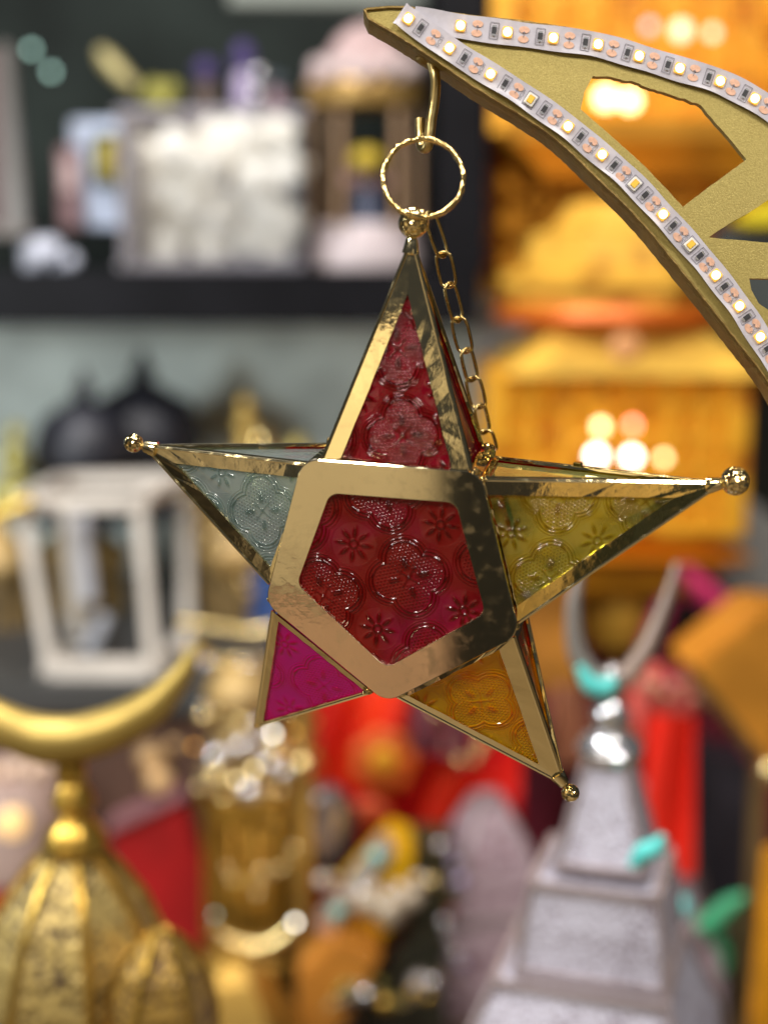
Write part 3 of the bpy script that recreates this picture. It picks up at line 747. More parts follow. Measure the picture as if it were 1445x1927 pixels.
o = pballs('crumpled_bag', [(70, 478, 30), (95, 470, 24), (108, 492, 20), (134, 490, 16), (58, 495, 18)], 2.4, plain('white_film', (.55, .57, .68), .4), dj=.02, jit=.16); tag(o, 'crumpled white plastic bag at the left end of the black shelf', 'bag')
o = thing('display_stand', base_of(25, 440, 2.35), 'grey metal display stand at the left edge of the shelf', 'stand')
pslab('upright', [(-6, 80), (18, 80), (50, 440), (12, 440)], 2.35, .03, plain('grey_metal', (.10, .09, .085), .4, .3), o); pbox('foot', (-60, 425, 52, 445), 2.34, .06, plain('grey_foot', (.13, .11, .10), .5), o)
pslab('sign_panel', [(-80, 90), (-8, 90), (10, 425), (-80, 425)], 2.36, .02, plain('dark_red_card', (.07, .03, .03), .5), o)
o = ptube('wand', [(188, 92), (205, 115), (230, 142), (255, 165)], 2.55, 17, plain('brass_wand', (.42, .36, .16), .4, .3), rs=[10, 20, 18, 12]); tag(o, 'pale gold wand leaning above the small cartons', 'wand')
o = pballs('pom_pom', [(292, 176, 26), (312, 186, 24), (322, 170, 18)], 2.56, plain('olive_wool', (.30, .28, .06), .8), jit=.1, dj=.02); tag(o, 'olive yellow pom pom on top of the flower box', 'pom pom')
def bottle(cx, top, bot, w, body, cap, label, Y=2.48):
    o = thing('perfume_bottle', base_of(cx, bot, Y), label, 'bottle')
    plathe('body', cx, Y, [(w*.9, bot), (w, bot-6), (w, top+(bot-top)*.55), (w*.45, top+(bot-top)*.42)], body, o, 16)
    plathe('cap', cx, Y, [(w*.5, top+(bot-top)*.42), (w*1.0, top+(bot-top)*.3), (w*1.1, top+(bot-top)*.15), (w*.5, top)], cap, o, 16)
bottle(388, 112, 204, 22, plain('amber_glassware', (.10, .07, .06), .3), PURPLE, 'dark bottle with a violet round cap on the flower box')
bottle(458, 80, 204, 20, LILAC, PURPLE, 'tall lilac bottle with a dark violet cap on the flower box')
bottle(520, 140, 204, 17, plain('rose_glassware', (.30, .20, .24), .4), plain('slate_cap', (.06, .08, .10), .4), 'rose coloured bottle with a slate cap near the carousel')
o = pballs('glass_bead', [(482, 180, 15)], 2.40, SILVER, jit=0, dj=0); tag(o, 'shiny silver bead on the rim of the flower box', 'bead')
o = pballs('glass_bead', [(487, 138, 15)], 2.46, SILVER, jit=0, dj=0); tag(o, 'silver bead between the lilac and rose bottles', 'bead')
for (x, y, l) in ((60, 93, 'pale green glowing bead, upper one of the pair at the far left'), (97, 135, 'pale green glowing bead, lower one of the pair at the far left')):
    o = pballs('glow_bead', [(x, y, 7)], 2.7, GLOWG, jit=0, dj=0); tag(o, l, 'glowing bead', 'glowing beads in the dark shelf corner')  # small emissive balls put in for two pale green blurred spots
# carousel toy
ca = thing('carousel_toy', base_of(688, 506, 2.4), 'pale pink and gold carousel toy with small bright figures on the black shelf', 'toy')
plathe('base', 690, 2.5, [(112, 508), (116, 500), (112, 462), (100, 455), (100, 428), (92, 420)], plain('pale_lilac_white', (.56, .48, .50), .45, 0, .1, 14), ca, 28)
plathe('canopy', 690, 2.5, [(112, 205), (118, 190), (120, 172), (116, 160)], plain('gold_fringe', (.42, .26, .08), .4, .5), ca, 28)
plathe('roof', 690, 2.5, [(116, 160), (112, 150), (80, 110), (55, 70), (30, 52), (4, 40)], PINK, ca, 28)
for x, dy in ((596, -.02), (640, -.1), (748, -.1), (786, -.02)):
    ptube('pillar', [(x, 425), (x, 310), (x, 205)], 2.5+dy, 9, plain('tan_pillar', (.34, .21, .12), .4, .4), ca)
pballs_each('roof_ornament', [(600+i*22, 128+6*math.sin(i*2), 20) for i in range(9)], 2.42, plain('rosy_white', (.52, .42, .42), .5), ca)
fg = thing('figurine', base_of(690, 420, 2.46), 'bright small figurine with a yellow hat standing in the carousel', 'figurine')
pballs('hat', [(690, 300, 32)], 2.46, plain('yellow_hat', (.50, .36, .03), .5), fg, (1.1, 1, .7)); pballs('head', [(690, 328, 25)], 2.46, plain('pale_face', (.55, .38, .32), .5), fg)
plathe('coat', 690, 2.46, [(38, 420), (34, 395), (20, 350)], plain('navy_coat', (.03, .04, .08), .5), fg); pballs('scarf', [(690, 370, 26)], 2.455, plain('red_scarf', (.42, .07, .05), .5), fg)
pballs_each('arm', [(655, 340, 14), (725, 345, 14)], 2.46, plain('pink_sleeve', (.38, .22, .24), .5), fg)

# --- left bay below the shelf
o = thing('side_counter', base_of(200, 1290, 2.0), 'dark counter under the white lantern', 'counter')
pbox('top', (-400, 1290, 560, 1345), 1.95, .75, plain('charcoal_top', (.045, .045, .045), .5), o); pbox('front', (-400, 1345, 545, 1930), 2.0, .6, plain('dark_front', (.10, .05, .035), .6, 0, .3, 6), o)
def blacklantern(cx, base, label, r, top, Y):
    o = thing('black_lantern', base_of(cx, base, Y), label, 'lantern', 'black domed lanterns under the shelf')
    h = base-top
    plathe('dome', cx, Y, [(r*.94, base-h*.38), (r, base-h*.44), (r*.92, base-h*.56), (r*.78, base-h*.67), (r*.36, base-h*.76), (r*.16, base-h*.80)], DLAN, o, 20)
    plathe('finial', cx, Y, [(r*.16, base-h*.80), (r*.22, base-h*.86), (r*.10, base-h*.92), (2, top)], DLAN, o, 12)
    plathe('body', cx, Y, [(r*.98, base), (r, base-8), (r*.86, base-14), (r*.84, base-h*.36), (r*.98, base-h*.38)], DLAN, o, 8)
DLAN = plain('black_iron', (.020, .021, .030), .45, .2, .3, 20)
blacklantern(158, 980, 'left black domed lantern under the shelf, the smaller of the two', 98, 690, 2.35)
blacklantern(268, 965, 'right black domed lantern under the shelf, the larger of the two', 116, 655, 2.5)
# white lantern
wl = thing('white_lantern', base_of(190, 1290, 2.0), 'white wooden lantern with open sides narrowing to its base', 'lantern')
FT = [(42, 945), (262, 945)]; FB = [(98, 1264), (290, 1264)]; BT = [(120, 905), (352, 900)]; BB = [(150, 1225), (352, 1215)]
Yf, Yb = 2.0, 2.22
def V2(p, Y): return at(p[0], p[1], Y)
for (a, Ya, b_, Yb_) in ((FT[0], Yf, FB[0], Yf), (FT[1], Yf, FB[1], Yf), (BT[1], Yb, BB[1], Yb), (BT[0], Yb, BB[0], Yb)):
    MB().bar(V2(a, Ya), V2(b_, Yb_), .019, .019, (0, 1, 0)).build('post', WHITE, wl, bevel=.002)
for (a, Ya, b_, Yb_) in ((FT[0], Yf, FT[1], Yf), (FT[1], Yf, BT[1], Yb), (BT[0], Yb, BT[1], Yb), (FT[0], Yf, BT[0], Yb)):
    MB().bar(V2(a, Ya), V2(b_, Yb_), .026, .022).build('top_rail', WHITE, wl, bevel=.002)
for (a, Ya, b_, Yb_) in ((FB[0], Yf, FB[1], Yf), (FB[1], Yf, BB[1], Yb), (BB[0], Yb, BB[1], Yb), (FB[0], Yf, BB[0], Yb)):
    MB().bar(V2(a, Ya), V2(b_, Yb_), .034, .034).build('bottom_rail', WHITE, wl, bevel=.002)
o = ptube('pillar_candle', [(152, 970), (160, 1060), (168, 1130)], 2.12, 17, plain('bluish_wax', (.55, .57, .64), .5)); tag(o, 'narrow bluish white pillar candle hanging in the white lantern', 'candle')
o = pslab('folded_card', [(150, 1225), (180, 1160), (205, 1165), (180, 1235)], 2.1, .03, plain('bluish_card', (.55, .58, .66), .6)); tag(o, 'folded bluish white card lying in the white lantern', 'card')

def cage(name, b, Y, label, mat, dark, ribs=7, group=None):
    x0, y0, x1, y1 = b; cx = (x0+x1)/2; r = (x1-x0)/2; o = thing(name, base_of(cx, y1, Y), label, 'lantern', group)
    h = y1-y0
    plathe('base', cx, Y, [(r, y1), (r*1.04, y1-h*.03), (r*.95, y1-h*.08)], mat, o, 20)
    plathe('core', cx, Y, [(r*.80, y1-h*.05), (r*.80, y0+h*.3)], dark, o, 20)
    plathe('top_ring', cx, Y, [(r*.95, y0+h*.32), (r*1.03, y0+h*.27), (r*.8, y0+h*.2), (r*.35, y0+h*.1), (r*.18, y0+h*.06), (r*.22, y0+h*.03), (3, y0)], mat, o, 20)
    for i in range(ribs):
        a = math.pi*(i+.5)/ribs; dx = -math.cos(a)*r*.93; dy = -math.sin(a)*r*.93*pxm(cx, y0, Y)
        ptube('rib', [(cx+dx, y1-h*.05), (cx+dx*1.05, (y0+y1)/2+h*.1), (cx+dx*.98, y0+h*.3)], Y+dy, r*.06, mat, o, 6)
    return o
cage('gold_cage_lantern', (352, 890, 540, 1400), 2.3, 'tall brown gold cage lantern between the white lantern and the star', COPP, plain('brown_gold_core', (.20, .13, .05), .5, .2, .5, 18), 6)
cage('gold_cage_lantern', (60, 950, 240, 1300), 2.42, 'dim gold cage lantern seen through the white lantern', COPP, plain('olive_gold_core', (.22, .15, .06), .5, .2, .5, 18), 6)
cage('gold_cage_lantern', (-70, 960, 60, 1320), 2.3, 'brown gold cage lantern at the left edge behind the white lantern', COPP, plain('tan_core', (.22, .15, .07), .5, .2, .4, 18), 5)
o = ptube('brass_bar', [(-40, 985), (10, 962), (60, 942)], 1.95, 14, plain('yellow_brass', (.62, .40, .06), .35, .6)); tag(o, 'yellow brass bar jutting in at the left edge', 'bar')
o = ptube('brass_bar', [(340, 1172), (400, 1180), (470, 1190), (520, 1180)], 2.05, 10, GOLDL); tag(o, 'pale brass bar to the right of the white lantern base', 'bar')
carton('carton', (468, 1085, 545, 1195), 2.2, .12, BLUE, 'deep blue carton left of the star plate')
carton('carton', (440, 1200, 560, 1330), 2.25, .10, plain('tan_card', (.42, .33, .19), .6, 0, .2, 10), 'tan carton below the deep blue one')
def trinket(pts, label, mat, Y):
    o = thing('gold_ornament', base_of(pts[0][0], pts[-1][1]+pts[-1][2], Y), label, 'ornament'); cx = pts[0][0]
    for i, (x, y, r) in enumerate(pts): plathe(('finial', 'bowl', 'base')[min(i, 2)], x, Y, [(r*.35, y+r), (r, y+r*.3), (r*.9, y-r*.4), (r*.25, y-r)], mat, o, 14)
OLG = plain('olive_gold', (.40, .36, .12), .35, .6, .3, 30)
trinket([(30, 815, 20), (28, 860, 30), (25, 930, 44)], 'greenish gold ornament at the far left under the shelf', OLG, 2.3)
trinket([(72, 838, 14), (66, 880, 22), (60, 935, 26)], 'small greenish gold ornament beside the black lanterns', OLG, 2.35)
trinket([(462, 762, 16), (462, 800, 22), (465, 850, 30)], 'amber gold ornament above the pale blue star point', plain('amber_gold', (.52, .36, .10), .35, .5), 2.35)
trinket([(492, 825, 20), (495, 858, 30), (495, 900, 34)], 'pale gold ornament just left of the red star point', GOLDL, 2.3)
trinket([(560, 845, 24), (558, 880, 44), (556, 930, 50)], 'yellow gold bowl ornament behind the top of the star plate', plain('yellow_gold', (.56, .46, .14), .35, .6), 2.35)

# --- low table of gold lanterns, bottom left
o = thing('low_table', base_of(300, 2080, 1.7), 'low wooden table carrying the gold lanterns', 'table')
tz = at(150, 1990, 1.75).z
MB().box((-.25, 2.05, tz-.02), (3.2, .95, .04)).build('table_top', plain('brown_wood', (.10, .06, .03), .5, 0, .3, 8), o)
for sx in (-1.7, 1.2):
    for yy in (1.68, 2.42): MB().box((sx, yy, (tz-.04)/2), (.06, .06, tz-.04)).build('leg', plain('brown_leg', (.10, .06, .03), .5), o)
pl = thing('plinth', Vector((-.19, 1.1, 0)), 'brown plinth under the gold domed lantern and the small gold one', 'plinth')
MB().box((-.19, 1.10, .39), (.30, .22, .775)).build('body', plain('plinth_brown', (.10, .06, .03), .5), pl); MB().box((-.19, 1.10, .781), (.32, .235, .012)).build('top', plain('plinth_top', (.14, .09, .04), .4), pl)
cl = thing('crescent_lantern', base_of(140, 2060, 1.12), 'gold domed lantern topped with knobs and an upturned crescent', 'lantern')
Yc = 1.12
ptube('crescent', [(-150, 1190), (-90, 1290), (0, 1360), (95, 1392), (190, 1378), (285, 1330), (345, 1265), (376, 1205)], Yc, 40, plain('satin_gold', (.46, .33, .09), .42, .7, .15, 14), cl, 16, rs=[6, 24, 40, 48, 44, 36, 20, 5])
plathe('knob', 135, Yc, [(26, 1470), (30, 1455), (26, 1435)], GOLDP, cl); plathe('knob', 138, Yc, [(24, 1530), (42, 1512), (36, 1490), (24, 1470)], GOLDP, cl)
plathe('collar', 142, Yc, [(40, 1608), (62, 1590), (58, 1568), (34, 1540), (24, 1530)], GOLDP, cl)
dp = [(56, 1606), (92, 1640), (136, 1700), (168, 1770), (184, 1835), (184, 1868), (150, 1880)]
plathe('dome', 135, Yc, list(reversed(dp)), GOLDF, cl, 8, rad(22), smooth=False)
for i in range(8):
    a = rad(22)+2*math.pi*i/8; P = []
    for r, y in dp:
        c = at(135, y, Yc); q = r*pxm(135, y, Yc)*1.01; P.append(Vector((c.x+q*math.cos(a), Yc+q*math.sin(a), c.z)))
    MB().tube(P, .0036, 6).build('rib', GOLDP, cl, smooth='auto')
plathe('body', 130, Yc, [(165, 2075), (165, 1900), (150, 1872)], GOLDF2, cl, 8, rad(22), smooth=False)
sl = thing('gold_lantern', base_of(300, 2060, 1.06), 'small pierced gold lantern in front of the domed one', 'lantern')
plathe('dome', 305, 1.06, [(100, 1960), (104, 1930), (98, 1880), (78, 1820), (40, 1770), (12, 1752)], GOLDF2, sl, 6, rad(10), smooth=False)
plathe('body', 305, 1.06, [(92, 2070), (94, 1965), (100, 1960)], GOLDF2, sl, 6, rad(10), smooth=False)
for i in range(6):
    a = rad(10)+2*math.pi*i/6; P = []
    for r, y in [(12, 1752), (40, 1770), (78, 1820), (98, 1880), (104, 1930), (94, 1970)]:
        c = at(305, y, 1.06); q = r*pxm(305, y, 1.06)*1.01; P.append(Vector((c.x+q*math.cos(a), 1.06+q*math.sin(a), c.z)))
    MB().tube(P, .003, 6).build('rib', GOLDP, sl, smooth='auto')
sl = thing('gold_lantern', base_of(430, 2060, 1.68), 'broad plain gold lantern base at the bottom edge of the picture', 'lantern')
plathe('roof', 430, 1.68, [(150, 1960), (120, 1900), (70, 1830), (40, 1800)], plain('brown_gold', (.42, .25, .05), .35, .6, .2, 12), sl, 6, rad(15), smooth=False); plathe('body', 430, 1.68, [(120, 2080), (130, 1960)], GOLDP, sl, 6, rad(15), smooth=False)
# red boxes and cream lamp behind
o = thing('gift_box', base_of(330, 1800, 1.98), 'dark red gift box leaning behind the gold domed lantern', 'gift box'); pslab('body', [(205, 1575), (350, 1510), (425, 1770), (250, 1820)], 1.98, .12, plain('dark_red_card', (.34, .004, .006), .5, 0, .2, 7), o); pslab('lid_edge', [(200, 1575), (350, 1505), (345, 1480), (205, 1545)], 1.972, .13, plain('rosy_grey', (.30, .14, .16), .5), o)
carton('gift_box', (-120, 1600, 60, 1800), 1.98, .14, RED, 'red gift box at the left edge below the pink shade', 'gift box')
o = thing('paper_shade', base_of(30, 1630, 1.9), 'pink cream paper lamp shade with a warm glow at the left edge', 'lamp')
plathe('shade', 20, 1.92, [(80, 1640), (92, 1620), (94, 1480), (84, 1450)], plain('pink_cream_paper', (.50, .36, .32), .6, 0, .15, 8), o, 20); pballs('glow_panel', [(12, 1545, 42)], 1.86, plain('lit_paper', (.9, .6, .25), .5, emit=(1, .62, .26), estr=.7), o, (1, .4, 1.05), 0, 0)
pballs_each('trim', [(60+i*26, 1455-8*(i % 2), 17) for i in range(-4, 2)], 1.84, plain('cream_trim', (.60, .42, .30), .5), o)
carton('carton', (170, 1425, 330, 1530), 2.02, .1, plain('brown_grey_card', (.12, .09, .08), .6, 0, .3, 12), 'brown grey carton behind the lantern knobs', band=((170, 1430, 205, 1520), GREY))
o = pballs('tea_light', [(285, 1425, 30), (300, 1470, 28), (330, 1400, 18)], 2.0, plain('peach_gold', (.60, .38, .18), .4, .2), jit=.05); tag(o, 'peach gold cluster of baubles beside the lantern crescent', 'bauble cluster')

# gold cylinder lantern with silver beads
gc = thing('beaded_lantern', base_of(470, 1800, 1.9), 'gold cylinder lantern crowned with silver and gold beads', 'lantern')
plathe('cylinder', 478, 1.92, [(100, 1800), (104, 1780), (90, 1770), (88, 1530), (104, 1515), (104, 1490)], plain('streaked_gold', (.36, .20, .03), .32, .65, .5, 14), gc, 20)
for i in range(7):
    a = math.pi*(i+.5)/7; dx = -math.cos(a)*92
    ptube('rib', [(478+dx, 1775), (478+dx, 1650), (478+dx, 1520)], 1.92-math.sin(a)*92*pxm(478, 1650, 1.92), 6, GOLDP, gc, 6)
random.seed(3)
pballs_each('gold_bead', [(random.uniform(375, 590), random.uniform(1395, 1500), random.uniform(12, 22)) for _ in range(26)], 1.9, GOLDL, gc, jit=0, dj=.06)
pballs_each('silver_bead', [(random.uniform(400, 560), random.uniform(1370, 1490), random.uniform(12, 24)) for _ in range(8)], 1.86, SILVER, gc, jit=0, dj=.05)
plathe('crown', 455, 1.95, [(80, 1440), (60, 1390), (50, 1330), (70, 1300), (40, 1250)], COPP, gc, 14)
ptube('rim_hoop', [(400, 1745), (440, 1775), (490, 1785), (540, 1760), (565, 1725)], 1.80, 15, GOLDL, gc, rs=[8, 16, 20, 18, 10])
o = thing('lamp_pole', base_of(572, 1990, 1.85), 'slim gold pole rising behind the magenta star point', 'pole')
ptube('pole', [(572, 1990), (571, 1700), (570, 1420), (570, 1310)], 1.85, 17, plain('tan_brass', (.45, .28, .07), .35, .6), o); pballs('cap', [(569, 1438, 22)], 1.82, GOLDL, o, jit=0, dj=0)
GLINTS = [(514, 1381, 9, BULBW_GLINT, 'bright white glowing bead as a glint under the magenta star point'), (555, 1736, 9, BULBW_GLINT, 'bright warm glowing bead as a glint low on the gold pole'), (445, 1468, 8, BULB, 'warm glowing bead as a glint among the silver beads, left one'), (478, 1448, 8, BULB, 'warm glowing bead as a glint among the silver beads, upper right one'), (404, 1722, 6, GLOWG, 'faint glowing bead as a glint on the hoop of the beaded lantern'), (366, 1405, 7, GLINTA, 'faint amber glowing bead as a glint left of the silver beads'), (553, 1378, 8, GLINTA, 'orange glowing bead as a glint beside the white one')]
for (x, y, r, mt, l) in GLINTS:
    o = pballs('glow_bead', [(x, y, r*.62)], 1.74, mt, jit=0, dj=0); tag(o, l, 'glowing bead', 'glowing beads put in as glints round the beaded lantern')  # emissive beads stand in for reflected glints on the gold and silver goods

# --- red cloth and parcels, bottom middle
def cloth(name, b, Y, mat, label, amp=.03, n=26, folds=3.2, skew=0, cat='cloth', Y2=None):
    x0, y0, x1, y1 = b; vs = []; fs = []
    for j in range(n+1):
        for i in range(n+1):
            u, v = i/n, j/n; y = Y+(Y2-Y if Y2 else 0)*v+amp*math.sin(folds*2*math.pi*(u+skew*v))*(.5+.5*v)+amp*.4*math.sin(9*u+5*v)
            vs.append(at(x0+(x1-x0)*u, y0+(y1-y0)*v, y))
    for j in range(n):
        for i in range(n): a = j*(n+1)+i; fs.append((a, a+1, a+n+2, a+n+1))
    k = len(vs); vs += [v+Vector((0, .004, 0)) for v in vs]; fs += [tuple(k+q for q in reversed(f)) for f in list(fs)]
    o = MB().add(vs, fs).build(name, mat, smooth=True); return tag(o, label, cat)
cloth('red_cloth', (540, 1260, 980, 1760), 2.05, RED, 'bright red satin cloth hanging behind the lower star points', .05, skew=.4)
cloth('maroon_cloth', (860, 1180, 1520, 1950), 2.35, MAROON, 'dusky maroon cloth behind the white lanterns', .05)
cloth('mauve_scarf', (775, 1290, 890, 1420), 1.99, plain('dusty_mauve', (.20, .055, .075), .6, 0, .3, 10), 'dusty mauve scarf lying over the red cloth', .02)
cloth('red_cloth', (180, 1400, 640, 1990), 2.28, plain('deep_red_cloth', (.26, .012, .010), .6, 0, .3, 7), 'deep red cloth hanging behind the beaded lantern', .03)
cloth('tan_cloth', (350, 900, 740, 1500), 2.5, COPP, 'tan gold cloth hanging behind the star and cage lantern', .03)
o = thing('cloth_flower', base_of(725, 1480, 1.98), 'orange cloth flower with a yellow heart pinned on the red cloth', 'flower')
m = MB()
for i in range(7):
    a = 2*math.pi*i/7; m.ball(at(722+38*math.cos(a), 1432+38*math.sin(a), 1.99), 27*pxm(722, 1432, 1.98), 10, 6, (1, .3, 1))
m.build('petals', plain('red_orange', (.58, .10, .006), .6, 0, .3, 12), o, smooth=True); pballs('heart', [(722, 1430, 26)], 1.965, plain('amber_heart', (.70, .32, .01), .6), o, (1, .4, 1), 0, 0)
pballs_each('leaf', [(690, 1530, 40), (650, 1570, 34)], 1.98, plain('rust_leaf', (.50, .06, .008), .6), o, (1.2, .3, .7), 0, 0)
o = thing('oval_mirror', base_of(620, 1650, 1.9), 'small dark oval mirror leaning on the red cloth', 'mirror')
pballs('frame', [(618, 1560, 60)], 1.92, plain('black_frame', (.03, .025, .028), .4), o, (.95, .25, 1.5), 0, 0); pballs('glass', [(614, 1556, 48)], 1.905, plain('grey_mirror', (.20, .16, .16), .2, .6, 0, 9, col2=(.45, .38, .36)), o, (.85, .2, 1.5), 0, 0)
o = thing('foil_box', base_of(690, 1790, 1.75), 'yellow gift box with a shimmering edge lying at an angle', 'gift box')
pslab('body', [(640, 1700), (735, 1592), (778, 1610), (770, 1720), (690, 1800), (640, 1770)], 1.76, .10, YELLOW, o); pslab('shimmer_edge', [(590, 1755), (720, 1588), (745, 1605), (625, 1765)], 1.745, .05, HOLO, o)
pballs_each('ribbon_knot', [(708, 1612, 18), (634, 1718, 18)], 1.735, plain('aqua_foil', (.25, .50, .46), .35, .3), o, jit=0, dj=0)
carton('carton', (745, 1600, 850, 1800), 1.85, .1, plain('black_olive_card', (.035, .03, .012), .5, 0, .4, 9), 'black olive carton behind the yellow gift box')
o = pslab('satin_pouch', [(560, 1840), (640, 1770), (720, 1800), (650, 1930), (560, 1990)], 1.70, .08, plain('amber_satin', (.50, .20, .03), .4, .2, .25, 9)); tag(o, 'amber satin pouch below the yellow gift box', 'pouch')
o = pslab('dark_bag', [(660, 1990), (690, 1860), (770, 1780), (830, 1760), (845, 1990)], 1.74, .15, plain('black_bag', (.035, .034, .022), .4, 0, .5, 12)); tag(o, 'black olive bag at the bottom between pouch and mauve lantern', 'bag')
o = pballs('glass_bauble', [(692, 1700, 26), (735, 1712, 34), (775, 1690, 22)], 1.70, plain('beige_bauble', (.42, .34, .25), .4, .3), jit=.05); tag(o, 'beige baubles under the yellow gift box', 'bauble cluster')
o = pballs('glass_bauble', [(790, 1852, 24)], 1.70, plain('grey_bauble', (.28, .25, .24), .3, .3), jit=0, dj=0); tag(o, 'single grey bauble on the black bag', 'bauble')
o = pballs('glass_bauble', [(655, 1870, 24)], 1.69, plain('slate_bauble', (.17, .18, .19), .3, .3), jit=0, dj=0); tag(o, 'slate bauble between the amber pouch and black bag', 'bauble')
carton('gift_box', (450, 1790, 610, 1990), 1.98, .1, plain('rose_red_card', (.30, .03, .035), .5, 0, .3, 9), 'rose red gift box under the beaded lantern', 'gift box')

# --- white pierced lantern, bottom right
def tier(o, cx, Y, prof, mat, dark, nm, rot):
    """four sided tier: frame with pierced panels"""
    c = at(cx, prof[0][1], Y); P = [(r*pxm(cx, y, Y), at(cx, y, Y).z) for r, y in prof]
    body = MB().lathe((c.x, Y, 0), P, 4, rot).build(nm, mat, o)
    for i in range(len(P)-1):
        for k in range(4):
            a = rot+math.pi/2*k; q = [Vector((c.x+r*math.cos(a)*1.01, Y+r*math.sin(a)*1.01, z)) for r, z in P[i:i+2]]
            MB().bar(q[0], q[1], .0055).build('edge_bar', dark, o)
    for r, z in (P[0], P[-1]):
        for k in range(4):
            a = rot+math.pi/2*k; b = a+math.pi/2
            MB().bar((c.x+r*1.01*math.cos(a), Y+r*1.01*math.sin(a), z), (c.x+r*1.01*math.cos(b), Y+r*1.01*math.sin(b), z), .007).build('rail', dark, o)
TAUPE = plain('taupe_metal', (.36, .30, .31), .45, .3)
wf = thing('filigree_lantern', base_of(1110, 2060, 1.2), 'tall white pierced lantern in three tiers with a silver stacked neck', 'lantern')
RW = rad(-62)
tier(wf, 1140, 1.2, [(112, 1606), (52, 1425)], WHITEF, TAUPE, 'roof', RW)
tier(wf, 1130, 1.2, [(186, 1785), (176, 1700), (160, 1632)], WHITEF, TAUPE, 'middle_tier', RW)
tier(wf, 1105, 1.2, [(330, 2060), (310, 1960), (216, 1798)], WHITEF, TAUPE, 'lower_tier', RW)
plathe('neck', 1148, 1.2, [(58, 1425), (64, 1405), (50, 1385), (30, 1372)], SILVER, wf, 20); plathe('knob', 1150, 1.2, [(26, 1375), (36, 1355), (34, 1335), (18, 1315)], SILVER, wf, 20)
plathe('spike', 1152, 1.2, [(18, 1318), (14, 1290), (24, 1270), (8, 1250)], SILVER, wf, 14)
ptube('hoop', [(1150, 1300), (1090, 1240), (1078, 1150), (1090, 1075)], 1.2, 14, plain('grey_silver', (.36, .33, .31), .35, .5), wf, rs=[20, 20, 14, 8]); ptube('hoop', [(1150, 1300), (1210, 1230), (1250, 1140), (1275, 1060)], 1.2, 12, plain('rose_silver', (.40, .30, .26), .35, .5), wf, rs=[20, 18, 12, 7])
pl = thing('plinth', Vector((at(1110, 2060, 1.2).x, 1.2, 0)), 'grey plinth under the tall white pierced lantern', 'plinth'); zz = at(1110, 2060, 1.2).z
MB().box((pl.location.x, 1.19, zz/2-.006), (.28, .20, zz-.012)).build('body', plain('plinth_grey', (.12, .11, .11), .5), pl); MB().box((pl.location.x, 1.19, zz-.007), (.30, .215, .012)).build('top', plain('plinth_cap', (.18, .17, .17), .4), pl)
ml = thing('filigree_lantern', base_of(900, 2080, 1.95), 'mauve pierced lantern half hidden behind the white one', 'lantern')
tier(ml, 905, 1.95, [(175, 2060), (165, 1800), (130, 1690)], MAUVEF, TAUPE, 'body', rad(-30)); tier(ml, 915, 1.95, [(120, 1690), (90, 1590), (30, 1500)], MAUVEF, TAUPE, 'roof', rad(-30))
ml = thing('filigree_lantern', base_of(1300, 2080, 1.9), 'mauve grey pierced lantern right of the white one with turquoise bows', 'lantern')
tier(ml, 1262, 1.9, [(120, 2060), (125, 1800), (110, 1730)], MAUVEF, TAUPE, 'body', rad(-60)); tier(ml, 1240, 1.9, [(112, 1725), (70, 1560), (30, 1400)], MAUVEF, TAUPE, 'roof', rad(-60))
def bow(lst, Y, mat, label, cat='ribbon', rs=None):
    o = ptube('ribbon', lst, Y, 20, mat, rs=[q*.8 for q in (rs or [12, 24, 22, 10])]); return tag(o, label, cat)
bow([(1188, 1630), (1210, 1605), (1232, 1595), (1248, 1572)], 1.13, TURQ, 'turquoise ribbon knot on the upper right of the white lantern')
bow([(1258, 1742), (1270, 1722), (1282, 1705), (1288, 1690)], 1.60, TURQ, 'turquoise ribbon knot on the mauve grey lantern')
bow([(1090, 1255), (1108, 1285), (1135, 1295), (1158, 1280)], 1.18, TURQ, 'turquoise ribbon wrapped at the foot of the silver hoop', rs=[10, 22, 24, 16])
bow([(1310, 1745), (1335, 1735), (1370, 1705), (1402, 1685)], 1.75, GREEN, 'emerald green bow right of the mauve grey lantern', rs=[14, 26, 24, 10]); bow([(1330, 1735), (1350, 1770), (1365, 1800), (1360, 1830)], 1.78, GREEN, 'emerald green ribbon tail hanging under the bow', rs=[18, 16, 14, 8])
cloth('scarlet_pennant', (1212, 1345, 1306, 1650), 1.8, SCARLET, 'bright scarlet pennant hanging right of the silver neck', .012, 12, 1.5, .2, 'pennant')
bow([(1215, 1230), (1270, 1110), (1330, 1130), (1400, 1190)], 2.2, MAGENTA, 'magenta ribbon running under the orange lantern', rs=[26, 24, 26, 18]); bow([(1280, 1060), (1315, 1100), (1360, 1140), (1398, 1170)], 2.12, MAGENTA, 'broad magenta ribbon slanting below the grey card', rs=[20, 26, 28, 14])
cloth('coral_scarf', (1180, 1250, 1310, 1400), 2.0, plain('coral_cloth', (.55, .10, .08), .6, 0, .3, 12), 'coral red scarf between silver hoop and orange box', .02, 14)
cloth('peach_scarf', (1035, 1290, 1100, 1440), 2.1, plain('peach_cloth', (.42, .16, .08), .6, 0, .3, 12), 'peach brown scarf left of the silver neck', .02, 12)
o = thing('orange_box', base_of(1400, 1440, 1.75), 'orange gold lantern box hanging tilted at the right edge', 'lantern box')
pslab('front', [(1292, 1262), (1430, 1150), (1560, 1160), (1560, 1440), (1425, 1425)], 1.75, .12, plain('orange_panel', (.62, .26, .03), .4, .3, .2, 12), o); pslab('edge_bar', [(1282, 1258), (1296, 1246), (1440, 1425), (1425, 1440)], 1.742, .02, plain('bronze', (.20, .12, .04), .4, .5), o)
